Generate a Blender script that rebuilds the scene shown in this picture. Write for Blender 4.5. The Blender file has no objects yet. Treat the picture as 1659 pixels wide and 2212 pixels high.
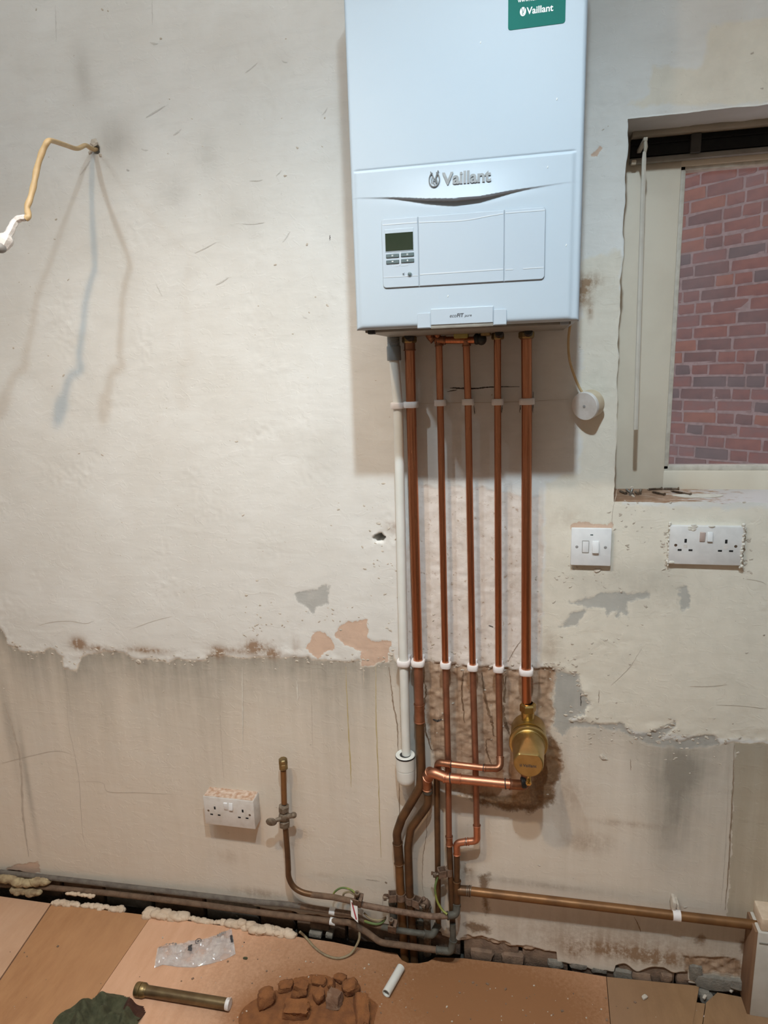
import bpy, bmesh, math, random
import numpy as np
from mathutils import Vector, Matrix, Euler

scene = bpy.context.scene
col = scene.collection
rnd = random.Random(7)

# ------------------------------------------------------------------ camera
IMG_W, IMG_H = 1659.0, 2212.0
FOC = 1449.82
YAW, PITCH, ROLL = -0.2111, 0.2154, -0.033
CAM = Vector((0.3032, -1.5166, 1.5472))
_cy, _sy, _cp, _sp = math.cos(YAW), math.sin(YAW), math.cos(PITCH), math.sin(PITCH)
FW = Vector((_sy * _cp, _cy * _cp, -_sp))
_r = Vector((_cy, -_sy, 0.0))
_u = _r.cross(FW)
RT = math.cos(ROLL) * _r + math.sin(ROLL) * _u
UP = -math.sin(ROLL) * _r + math.cos(ROLL) * _u
cam_data = bpy.data.cameras.new('camera')
cam_data.sensor_fit = 'HORIZONTAL'
cam_data.sensor_width = 36.0
cam_data.lens = FOC / IMG_W * 36.0
cam_data.clip_start = 0.02
cam_obj = bpy.data.objects.new('camera', cam_data)
col.objects.link(cam_obj)
M3 = Matrix((RT, UP, -FW)).transposed()
cam_obj.matrix_world = Matrix.Translation(CAM) @ M3.to_4x4()
scene.camera = cam_obj

# ------------------------------------------------------------------ world, exposure, lamps
scene.view_settings.view_transform = 'Standard'
scene.view_settings.look = 'None'
scene.view_settings.gamma = 1.0
scene.view_settings.use_curve_mapping = False
scene.view_settings.exposure = -0.09
world = bpy.data.worlds.new('dusk')
scene.world = world
world.use_nodes = True
bg = world.node_tree.nodes['Background']
bg.inputs[0].default_value = (0.74, 0.66, 0.68, 1)
bg.inputs[1].default_value = 1.2


def spot(name, loc, target, power, colour, angle=110, blend=0.6, radius=0.028):
    d = bpy.data.lights.new(name, 'SPOT')
    d.energy = power
    d.color = colour
    d.spot_size = math.radians(angle)
    d.spot_blend = blend
    d.shadow_soft_size = radius
    o = bpy.data.objects.new(name, d)
    col.objects.link(o)
    o.location = loc
    o.rotation_euler = (Vector(target) - Vector(loc)).to_track_quat('-Z', 'Y').to_euler()
    return o


COOL = (0.71, 0.88, 0.99)
WARM = (1.0, 0.70, 0.42)


def ceiling_lamp(loc, aim, beam, spill, colour, angle=104, radius=0.026):
    """a reflector lamp: a downward beam and the weaker spill around it"""
    spot('ceiling_lamp_beam', loc, aim, beam, colour, angle, 1.0, radius)
    d = bpy.data.lights.new('ceiling_lamp_spill', 'POINT')
    d.energy = spill
    d.color = colour
    d.shadow_soft_size = radius
    o = bpy.data.objects.new('ceiling_lamp_spill', d)
    col.objects.link(o)
    o.location = loc


ceiling_lamp((0.31, -1.27, 2.69), (0.20, -0.25, 0.0), 88, 18.5, COOL)
ceiling_lamp((-0.53, -1.18, 2.63), (-0.12, -0.20, 0.0), 27, 8.5, COOL)
ceiling_lamp((-0.20, -1.20, 2.66), (-0.72, -0.25, 0.0), 62, 6.5, WARM, 92)
ceiling_lamp((-1.12, -1.30, 2.68), (-0.95, -0.30, 0.0), 12, 3.5, COOL)

Z0 = 1.61  # boiler underside above the floor


def ray(px, py):
    return FW + RT * ((px - IMG_W / 2) / FOC) + UP * ((IMG_H / 2 - py) / FOC)


def W(px, py, y=0.0):
    """world point on the plane at distance y from the wall face"""
    d = ray(px, py)
    return CAM + d * ((y - CAM.y) / d.y)


def G(px, py, z=0.0):
    """world point on the level z"""
    d = ray(px, py)
    return CAM + d * ((z - CAM.z) / d.z)


# ------------------------------------------------------------------ mesh builder
class MB:
    def __init__(s):
        s.v = []
        s.f = []

    def add(s, vs, fs):
        b = len(s.v)
        s.v.extend([tuple(v) for v in vs])
        s.f.extend([tuple(i + b for i in f) for f in fs])
        return s

    def box(s, lo, hi, bevel=0.0, seg=2, rot=None, at=None):
        bm = bmesh.new()
        bmesh.ops.create_cube(bm, size=1.0)
        lo = Vector(lo)
        hi = Vector(hi)
        c = (lo + hi) / 2
        sz = hi - lo
        for v in bm.verts:
            v.co = Vector((v.co.x * sz.x, v.co.y * sz.y, v.co.z * sz.z))
        if bevel > 0:
            bmesh.ops.bevel(bm, geom=list(bm.edges), offset=min(bevel, min(sz) * 0.49), segments=seg, profile=0.5, affect='EDGES')
        M = Matrix.Identity(3)
        if rot is not None:
            M = Euler(rot).to_matrix() if not isinstance(rot, Matrix) else rot
        vs = [M @ v.co + c for v in bm.verts]
        bm.verts.index_update()
        fs = [[v.index for v in f.verts] for f in bm.faces]
        bm.free()
        return s.add(vs, fs)

    def tube(s, pts, r, seg=16, caps=True):
        pts = [Vector(p) for p in pts]
        n = len(pts)
        rs = r if isinstance(r, (list, tuple)) else [r] * n
        tang = []
        for i in range(n):
            a = pts[max(i - 1, 0)]
            b = pts[min(i + 1, n - 1)]
            t = (b - a)
            tang.append(t.normalized() if t.length > 1e-9 else Vector((0, 0, 1)))
        ref = Vector((0, 1, 0)) if abs(tang[0].y) < 0.9 else Vector((1, 0, 0))
        nrm = (ref - tang[0] * ref.dot(tang[0])).normalized()
        vs, fs = [], []
        for i in range(n):
            t = tang[i]
            nrm = (nrm - t * nrm.dot(t))
            nrm = nrm.normalized() if nrm.length > 1e-6 else t.orthogonal().normalized()
            bi = t.cross(nrm)
            for k in range(seg):
                a = 2 * math.pi * k / seg
                vs.append(pts[i] + (nrm * math.cos(a) + bi * math.sin(a)) * rs[i])
        for i in range(n - 1):
            for k in range(seg):
                k2 = (k + 1) % seg
                fs.append((i * seg + k, i * seg + k2, (i + 1) * seg + k2, (i + 1) * seg + k))
        if caps:
            fs.append(tuple(reversed(range(seg))))
            fs.append(tuple((n - 1) * seg + k for k in range(seg)))
        return s.add(vs, fs)

    def cyl(s, a, b, r, r2=None, seg=20, caps=True):
        return s.tube([a, b], [r, r if r2 is None else r2], seg, caps)

    def lathe(s, prof, org, axis, seg=32, up=None):
        """prof: list of (t along axis, radius)"""
        org = Vector(org)
        ax = Vector(axis).normalized()
        n = (Vector(up) if up is not None else ax.orthogonal()).normalized()
        n = (n - ax * n.dot(ax)).normalized()
        b = ax.cross(n)
        vs, fs = [], []
        for (t, r) in prof:
            for k in range(seg):
                a = 2 * math.pi * k / seg
                vs.append(org + ax * t + (n * math.cos(a) + b * math.sin(a)) * max(r, 1e-5))
        m = len(prof)
        for i in range(m - 1):
            for k in range(seg):
                k2 = (k + 1) % seg
                fs.append((i * seg + k, i * seg + k2, (i + 1) * seg + k2, (i + 1) * seg + k))
        fs.append(tuple(reversed(range(seg))))
        fs.append(tuple((m - 1) * seg + k for k in range(seg)))
        return s.add(vs, fs)

    def prism(s, poly, org, ux, uy, uz, d0, d1):
        """poly of (a,b) in ux,uy from depth d0 to d1 along uz"""
        org, ux, uy, uz = Vector(org), Vector(ux), Vector(uy), Vector(uz)
        n = len(poly)
        vs = [org + ux * a + uy * b + uz * d0 for a, b in poly] + [org + ux * a + uy * b + uz * d1 for a, b in poly]
        fs = [tuple(reversed(range(n))), tuple(range(n, 2 * n))]
        for i in range(n):
            j = (i + 1) % n
            fs.append((i, j, n + j, n + i))
        return s.add(vs, fs)

    def ell(s, c, r, seg=16, rings=10, M=None):
        c = Vector(c)
        M = M or Matrix.Identity(3)
        r = r if isinstance(r, (tuple, list, Vector)) else (r, r, r)
        vs, fs = [], []
        for i in range(rings + 1):
            ph = math.pi * i / rings
            for k in range(seg):
                a = 2 * math.pi * k / seg
                vs.append(c + M @ Vector((r[0] * math.sin(ph) * math.cos(a), r[1] * math.sin(ph) * math.sin(a), r[2] * math.cos(ph))))
        for i in range(rings):
            for k in range(seg):
                k2 = (k + 1) % seg
                fs.append((i * seg + k, (i + 1) * seg + k, (i + 1) * seg + k2, i * seg + k2))
        return s.add(vs, fs)

    def build(s, name, mat, parent=None, smooth=True, angle=38, loc=None):
        me = bpy.data.meshes.new(name)
        vs = s.v
        if loc is not None:
            loc = Vector(loc)
            vs = [Vector(v) - loc for v in vs]
        elif parent is not None and parent.type == 'EMPTY':
            pass
        me.from_pydata([tuple(v) for v in vs], [], s.f)
        me.validate()
        bm = bmesh.new()
        bm.from_mesh(me)
        bmesh.ops.recalc_face_normals(bm, faces=bm.faces)
        bm.to_mesh(me)
        bm.free()
        if smooth:
            me.polygons.foreach_set('use_smooth', [True] * len(me.polygons))
            me.set_sharp_from_angle(angle=math.radians(angle))
        me.materials.append(mat)
        o = bpy.data.objects.new(name, me)
        col.objects.link(o)
        if loc is not None:
            o.location = loc
        if parent is not None:
            put(o, parent)
        return o


def put(o, parent):
    """parent while keeping the world place (parents carry translations only)"""
    o.parent = parent
    w = Vector((0, 0, 0))
    p = parent
    while p is not None:
        w += p.location
        p = p.parent
    o.location = Vector(o.location) - w
    return o


def tag(o, label=None, cat=None, group=None, kind=None):
    if label:
        o['label'] = label
    if cat:
        o['category'] = cat
    if group:
        o['group'] = group
    if kind:
        o['kind'] = kind
    return o


def thing(name, label, cat, loc, group=None):
    o = bpy.data.objects.new(name, None)
    o.empty_display_size = 0.02
    col.objects.link(o)
    o.location = loc
    return tag(o, label, cat, group)


def struct_empty(name, loc=(0, 0, 0)):
    o = bpy.data.objects.new(name, None)
    o.empty_display_size = 0.05
    col.objects.link(o)
    o.location = loc
    return tag(o, kind='structure')


def bendy(pts, rad, n=7):
    """polyline with rounded corners; rad one value or per inner point"""
    pts = [Vector(p) for p in pts]
    out = [pts[0]]
    for i in range(1, len(pts) - 1):
        a, b, c = pts[i - 1], pts[i], pts[i + 1]
        r = rad[i - 1] if isinstance(rad, (list, tuple)) else rad
        u = (a - b)
        w = (c - b)
        lu, lw = u.length, w.length
        u.normalize()
        w.normalize()
        ang = u.angle(w)
        if ang > math.pi - 0.02:
            out.append(b)
            continue
        t = min(r / math.tan(ang / 2), lu * 0.48, lw * 0.48)
        p0 = b + u * t
        p2 = b + w * t
        for k in range(n + 1):
            s = k / n
            out.append((1 - s) ** 2 * p0 + 2 * s * (1 - s) * b + s * s * p2)
    out.append(pts[-1])
    return out


def spline(pts, n=8):
    """Catmull-Rom through points"""
    P = [Vector(p) for p in pts]
    P = [P[0] * 2 - P[1]] + P + [P[-1] * 2 - P[-2]]
    out = []
    for i in range(1, len(P) - 2):
        for k in range(n):
            t = k / n
            a, b, c, d = P[i - 1], P[i], P[i + 1], P[i + 2]
            out.append(0.5 * ((2 * b) + (c - a) * t + (2 * a - 5 * b + 4 * c - d) * t * t + (-a + 3 * b - 3 * c + d) * t ** 3))
    out.append(P[-2])
    return out


def text_geo(s, size, extrude=0.0004, bold=0.0, shear=0.0, sx=1.0):
    cu = bpy.data.curves.new('lettering', 'FONT')
    cu.body = s
    cu.size = size
    cu.extrude = extrude
    cu.offset = bold
    cu.shear = shear
    cu.resolution_u = 4
    o = bpy.data.objects.new('lettering', cu)
    col.objects.link(o)
    dg = bpy.context.evaluated_depsgraph_get()
    me = bpy.data.meshes.new_from_object(o.evaluated_get(dg))
    vs = [(v.co.x * sx, v.co.y, v.co.z) for v in me.vertices]
    fs = [tuple(p.vertices) for p in me.polygons]
    bpy.data.objects.remove(o)
    bpy.data.curves.remove(cu)
    bpy.data.meshes.remove(me)
    return vs, fs


def put_text(mb, s, org, ux, uy, width, extrude=0.0004, bold=0.0, shear=0.0, height=None):
    """lettering scaled to the given width, lower left at org"""
    ux, uy = Vector(ux).normalized(), Vector(uy).normalized()
    uz = ux.cross(uy)
    vs, fs = text_geo(s, 1.0, 0.0, bold, shear)
    x0 = min(v[0] for v in vs)
    x1 = max(v[0] for v in vs)
    y0 = min(v[1] for v in vs)
    y1 = max(v[1] for v in vs)
    k = width / (x1 - x0)
    ky = k if height is None else height / (y1 - y0)
    org = Vector(org)
    P = [org + ux * ((v[0] - x0) * k) + uy * ((v[1] - 0) * ky) + uz * extrude for v in vs]
    return mb.add(P, fs)


# ------------------------------------------------------------------ materials
MATS = {}


def new_mat(name):
    m = bpy.data.materials.new(name)
    m.use_nodes = True
    nt = m.node_tree
    b = nt.nodes['Principled BSDF']
    MATS[name] = m
    return m, nt, b


def nd(nt, t, **kw):
    n = nt.nodes.new(t)
    for k, v in kw.items():
        if k.startswith('i_'):
            n.inputs[k[2:].replace('__', ' ')].default_value = v
        else:
            setattr(n, k, v)
    return n


def c4(c):
    return (c[0], c[1], c[2], 1.0)


def pm(name, c1, c2=None, scale=30.0, rough=0.5, metal=0.0, bump=0.0, bscale=None, detail=5.0, lo=0.4, hi=0.65,
       stretch=(1, 1, 1), spec=0.5, rvar=0.0, trans=0.0, alpha=1.0, coat=0.0):
    """procedural principled material: two colours mixed by noise, noise bump"""
    m, nt, b = new_mat(name)
    tc = nd(nt, 'ShaderNodeTexCoord')
    mp = nd(nt, 'ShaderNodeMapping')
    mp.inputs['Scale'].default_value = stretch
    nt.links.new(tc.outputs['Object'], mp.inputs['Vector'])
    nz = nd(nt, 'ShaderNodeTexNoise')
    nz.inputs['Scale'].default_value = scale
    nz.inputs['Detail'].default_value = detail
    nt.links.new(mp.outputs[0], nz.inputs['Vector'])
    rp = nd(nt, 'ShaderNodeValToRGB')
    rp.color_ramp.elements[0].position = lo
    rp.color_ramp.elements[1].position = hi
    rp.color_ramp.elements[0].color = c4(c1)
    rp.color_ramp.elements[1].color = c4(c2 or tuple(x * 0.9 for x in c1))
    nt.links.new(nz.outputs['Fac'], rp.inputs['Fac'])
    nt.links.new(rp.outputs['Color'], b.inputs['Base Color'])
    b.inputs['Roughness'].default_value = rough
    b.inputs['Metallic'].default_value = metal
    b.inputs['Specular IOR Level'].default_value = spec
    b.inputs['Transmission Weight'].default_value = trans
    b.inputs['Alpha'].default_value = alpha
    b.inputs['Coat Weight'].default_value = coat
    if rvar:
        mr = nd(nt, 'ShaderNodeMapRange')
        mr.inputs['To Min'].default_value = max(rough - rvar, 0.03)
        mr.inputs['To Max'].default_value = min(rough + rvar, 1)
        nt.links.new(nz.outputs['Fac'], mr.inputs['Value'])
        nt.links.new(mr.outputs[0], b.inputs['Roughness'])
    if bump:
        nb = nd(nt, 'ShaderNodeTexNoise')
        nb.inputs['Scale'].default_value = bscale or scale * 4
        nb.inputs['Detail'].default_value = 6
        nt.links.new(mp.outputs[0], nb.inputs['Vector'])
        bp = nd(nt, 'ShaderNodeBump')
        bp.inputs['Strength'].default_value = min(bump, 1.0)
        bp.inputs['Distance'].default_value = 0.002 * max(bump, 1.0)
        nt.links.new(nb.outputs['Fac'], bp.inputs['Height'])
        nt.links.new(bp.outputs[0], b.inputs['Normal'])
    return m


# ------------------------------------------------------------------ value noise for shaping surfaces
_NT = {}


def vnoise(x, z, s, seed=0):
    T = _NT.get(seed)
    if T is None:
        T = _NT[seed] = np.random.RandomState(seed).rand(256, 256)
    u = np.asarray(x) / s
    v = np.asarray(z) / s
    i = np.floor(u).astype(int)
    j = np.floor(v).astype(int)
    fu = u - i
    fv = v - j
    fu = fu * fu * (3 - 2 * fu)
    fv = fv * fv * (3 - 2 * fv)
    a = T[i % 256, j % 256]
    b = T[(i + 1) % 256, j % 256]
    c = T[i % 256, (j + 1) % 256]
    d = T[(i + 1) % 256, (j + 1) % 256]
    return (a * (1 - fu) + b * fu) * (1 - fv) + (c * (1 - fu) + d * fu) * fv - 0.5


def fnoise(x, z, s, seed=0, oct=4):
    o = 0
    a = 1.0
    for k in range(oct):
        o = o + a * vnoise(np.asarray(x) + 11.3 * k, np.asarray(z) + 5.7 * k, s / 2 ** k, seed + k)
        a *= 0.5
    return o


def sdf(X, Z, poly):
    """signed distance, positive inside, arrays"""
    P = np.array(poly, float)
    d = np.full(X.shape, 1e9)
    ins = np.zeros(X.shape, bool)
    n = len(P)
    for i in range(n):
        x0, z0 = P[i]
        x1, z1 = P[(i + 1) % n]
        dx, dz = x1 - x0, z1 - z0
        L = dx * dx + dz * dz + 1e-12
        t = np.clip(((X - x0) * dx + (Z - z0) * dz) / L, 0, 1)
        d = np.minimum(d, (X - x0 - t * dx) ** 2 + (Z - z0 - t * dz) ** 2)
        if abs(dz) > 1e-12:
            c = ((z0 > Z) != (z1 > Z)) & (X < dx * (Z - z0) / dz + x0)
            ins ^= c
    d = np.sqrt(d)
    return np.where(ins, d, -d)


def sstep(e0, e1, x):
    t = np.clip((x - e0) / (e1 - e0), 0, 1)
    return t * t * (3 - 2 * t)

# ------------------------------------------------------------------ common materials
M_white = pm('white_plastic', (0.80, 0.80, 0.80), (0.74, 0.74, 0.74), 40, 0.38)
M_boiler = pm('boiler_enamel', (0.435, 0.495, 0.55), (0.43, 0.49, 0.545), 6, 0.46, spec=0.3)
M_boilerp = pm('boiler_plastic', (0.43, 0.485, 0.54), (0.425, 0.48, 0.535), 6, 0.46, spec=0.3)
M_groove = pm('grey_seam', (0.30, 0.33, 0.36), (0.34, 0.36, 0.39), 30, 0.6)
M_lcd = pm('dark_display', (0.022, 0.032, 0.018), (0.03, 0.04, 0.024), 10, 0.18)
M_button = pm('slate_button', (0.09, 0.125, 0.13), (0.11, 0.145, 0.15), 60, 0.4)
M_ink = pm('dark_print', (0.05, 0.05, 0.055), (0.07, 0.07, 0.07), 60, 0.6)
M_silver = pm('silver_print', (0.15, 0.155, 0.155), (0.20, 0.205, 0.205), 60, 0.5, metal=0.0)
M_green = pm('green_sticker', (0.0, 0.135, 0.105), (0.0, 0.12, 0.095), 10, 0.55, spec=0.15)
M_whitep = pm('white_print', (0.80, 0.80, 0.78), (0.72, 0.72, 0.70), 40, 0.5)
M_copper = pm('copper_tube', (0.56, 0.235, 0.125), (0.43, 0.165, 0.085), 14, 0.30, metal=1.0, stretch=(30, 30, 1.2), rvar=0.08, lo=0.35, hi=0.7)
M_copperb = pm('bright_copper', (0.62, 0.29, 0.18), (0.50, 0.22, 0.13), 40, 0.46, metal=1.0, rvar=0.08, lo=0.35, hi=0.7)
M_copperd = pm('tarnished_copper', (0.30, 0.135, 0.075), (0.40, 0.19, 0.11), 45, 0.42, metal=0.85, rvar=0.1, bump=0.12)
M_coppert = pm('dulled_copper', (0.36, 0.165, 0.10), (0.28, 0.125, 0.075), 30, 0.48, metal=0.75, rvar=0.08, bump=0.06)
M_oldcu = pm('old_brown_pipe', (0.155, 0.080, 0.036), (0.095, 0.052, 0.027), 26, 0.45, metal=0.5, bump=0.25, rvar=0.12)
M_ochre = pm('ochre_pipe', (0.24, 0.115, 0.042), (0.17, 0.08, 0.03), 22, 0.46, metal=0.45, bump=0.15, rvar=0.1)
M_dusty = pm('dusty_pipe', (0.185, 0.115, 0.072), (0.125, 0.076, 0.047), 60, 0.85, metal=0.0, bump=0.7, bscale=420)
M_greyp = pm('grey_dusty_pipe', (0.17, 0.145, 0.12), (0.115, 0.096, 0.08), 50, 0.9, bump=0.8, bscale=380)
M_lead = pm('grey_green_pipe', (0.115, 0.108, 0.088), (0.075, 0.07, 0.057), 50, 0.7, metal=0.2, bump=0.5)
M_solder = pm('solder_ring', (0.32, 0.30, 0.27), (0.20, 0.17, 0.14), 80, 0.4, metal=0.8)
M_flux = pm('dark_flux', (0.03, 0.028, 0.025), (0.06, 0.04, 0.03), 90, 0.6)
M_brass = pm('satin_brass', (0.50, 0.365, 0.155), (0.44, 0.315, 0.125), 50, 0.36, metal=1.0, rvar=0.05, bump=0.06, bscale=900)
M_brassn = pm('bright_brass', (0.60, 0.44, 0.18), (0.48, 0.34, 0.12), 80, 0.27, metal=1.0)
M_oldbrass = pm('dull_brass', (0.30, 0.215, 0.095), (0.19, 0.14, 0.07), 60, 0.40, metal=0.8, bump=0.2)
M_gunmetal = pm('dirty_valve_metal', (0.17, 0.125, 0.085), (0.26, 0.21, 0.16), 120, 0.6, metal=0.4, bump=0.6, bscale=500)
M_clamp = pm('rusty_clamp', (0.225, 0.145, 0.10), (0.14, 0.088, 0.06), 90, 0.75, metal=0.2, bump=0.6, bscale=500)
M_rubber = pm('black_rubber', (0.012, 0.014, 0.015), (0.02, 0.02, 0.02), 60, 0.5)
M_pvc = pm('white_waste_pipe', (0.76, 0.76, 0.72), (0.72, 0.72, 0.67), 20, 0.34)
M_pvcg = pm('grey_coupling', (0.22, 0.24, 0.25), (0.20, 0.22, 0.23), 20, 0.42)
M_clip = pm('translucent_white_clip', (0.82, 0.77, 0.75), (0.78, 0.72, 0.70), 40, 0.42)
M_cable = pm('cream_cable', (0.56, 0.40, 0.21), (0.49, 0.34, 0.17), 40, 0.5)
M_tape = pm('white_tape', (0.80, 0.77, 0.75), (0.68, 0.64, 0.62), 60, 0.45, bump=0.5)
M_lead_grey = pm('grey_end', (0.26, 0.25, 0.24), (0.34, 0.33, 0.32), 60, 0.5)
M_flex = pm('dirty_flex', (0.30, 0.24, 0.14), (0.22, 0.16, 0.10), 60, 0.6)
M_earth = pm('green_yellow_wire', (0.25, 0.27, 0.06), (0.12, 0.18, 0.06), 18, 0.5, lo=0.48, hi=0.52)
M_socket = pm('white_socket', (0.72, 0.70, 0.68), (0.66, 0.64, 0.62), 50, 0.4)
M_socketd = pm('dusty_socket_box', (0.70, 0.66, 0.62), (0.63, 0.58, 0.53), 60, 0.55)
M_dust = pm('brick_dust', (0.46, 0.28, 0.18), (0.70, 0.58, 0.49), 90, 0.95, bump=0.5, lo=0.35, hi=0.7)
M_slot = pm('black_slot', (0.006, 0.006, 0.006), (0.01, 0.01, 0.01), 50, 0.8)
M_screw = pm('brass_screw', (0.24, 0.18, 0.13), (0.16, 0.12, 0.09), 200, 0.45, metal=0.8)
M_frame = pm('painted_frame', (0.74, 0.66, 0.535), (0.70, 0.62, 0.50), 12, 0.5, bump=0.08)
M_bead = pm('glazing_bead', (0.62, 0.57, 0.49), (0.50, 0.45, 0.38), 60, 0.6)
M_black = pm('black_track', (0.006, 0.006, 0.006), (0.009, 0.009, 0.008), 60, 0.5, spec=0.2)
M_greyal = pm('greyed_strip', (0.27, 0.25, 0.215), (0.22, 0.20, 0.17), 30, 0.5)
M_wand = pm('clear_wand', (0.66, 0.61, 0.53), (0.60, 0.55, 0.47), 30, 0.22)
M_foam = pm('expanding_foam', (0.72, 0.57, 0.43), (0.62, 0.47, 0.34), 40, 0.9, bump=0.8, bscale=160)
M_plasterlump = pm('plaster_crumb', (0.60, 0.53, 0.45), (0.50, 0.43, 0.35), 70, 0.95, bump=0.8, bscale=300)
M_rubble = pm('orange_rubble', (0.265, 0.105, 0.036), (0.185, 0.072, 0.027), 40, 1.0, bump=1.0, bscale=300)
M_rubblem = pm('grey_red_rubble', (0.205, 0.11, 0.066), (0.25, 0.155, 0.10), 50, 1.0, bump=1.0, bscale=260)
M_cloth = pm('green_cloth', (0.095, 0.095, 0.050), (0.065, 0.066, 0.034), 90, 0.95, bump=1.0, bscale=700)
M_clothb = pm('brown_hem', (0.085, 0.03, 0.016), (0.06, 0.022, 0.012), 90, 0.95, bump=1.0, bscale=700)
M_brick_in = pm('old_wall_brick', (0.26, 0.17, 0.115), (0.17, 0.11, 0.075), 40, 0.95, bump=0.9, bscale=200)
M_cementg = pm('grey_mortar', (0.20, 0.18, 0.15), (0.27, 0.24, 0.20), 60, 1.0, bump=1.0, bscale=260)
M_pit = pm('dark_void_soil', (0.075, 0.048, 0.031), (0.045, 0.029, 0.02), 30, 1.0, bump=0.5)
M_ceiling = pm('ceiling_paint', (0.74, 0.72, 0.69), (0.72, 0.70, 0.67), 4, 0.9)
M_wallplain = pm('room_wall_paint', (0.60, 0.56, 0.51), (0.57, 0.53, 0.48), 4, 0.9)

# ------------------------------------------------------------------ the damaged plaster wall
XJ, ZS, ZL, XR2 = 0.4932, Z0 - 0.3735, Z0 + 0.3914, 1.60


def pw(pts, ox=0.0, oy=0.0, k=1.0):
    return [(lambda q: (q.x, q.z))(W(ox + a / k, oy + b / k)) for a, b in pts]


low_edge_l = [(-60, 200), (0, 205), (20, 225), (30, 265), (60, 285), (100, 300), (150, 308), (205, 290), (240, 300), (265, 330), (270, 370), (310, 375),
              (330, 340), (365, 315), (430, 300), (510, 305), (560, 330), (640, 335), (700, 340), (740, 330), (800, 338), (862, 335), (865, 318),
              (930, 320), (1090, 325), (1280, 328), (1300, 335), (1450, 340), (1500, 330), (1508, 360), (1560, 362), (1590, 345), (1620, 345),
              (1632, 300)]
low_px = [(a / 1.929, 1250 + b / 1.929) for a, b in low_edge_l]
low_px = [(-400, 1350)] + low_px + [(856, 1425), (880, 1432), (905, 1436), (960, 1438), (1060, 1440), (1100, 1442), (1150, 1440), (1200, 1446), (1247, 1452),
                     (1250, 1478), (1256, 1500), (1272, 1512), (1273, 1522), (1265, 1541), (1252, 1544), (1228, 1551), (1231, 1557), (1275, 1560), (1300, 1563),
                     (1345, 1563), (1370, 1590), (1395, 1592), (1433, 1566), (1458, 1560), (1461, 1566), (1446, 1582), (1430, 1595), (1465, 1601), (1512, 1588),
                     (1544, 1588), (1556, 1604), (1590, 1604), (1660, 1606), (2200, 1606), (2200, 2900), (-900, 2900)]
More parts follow.
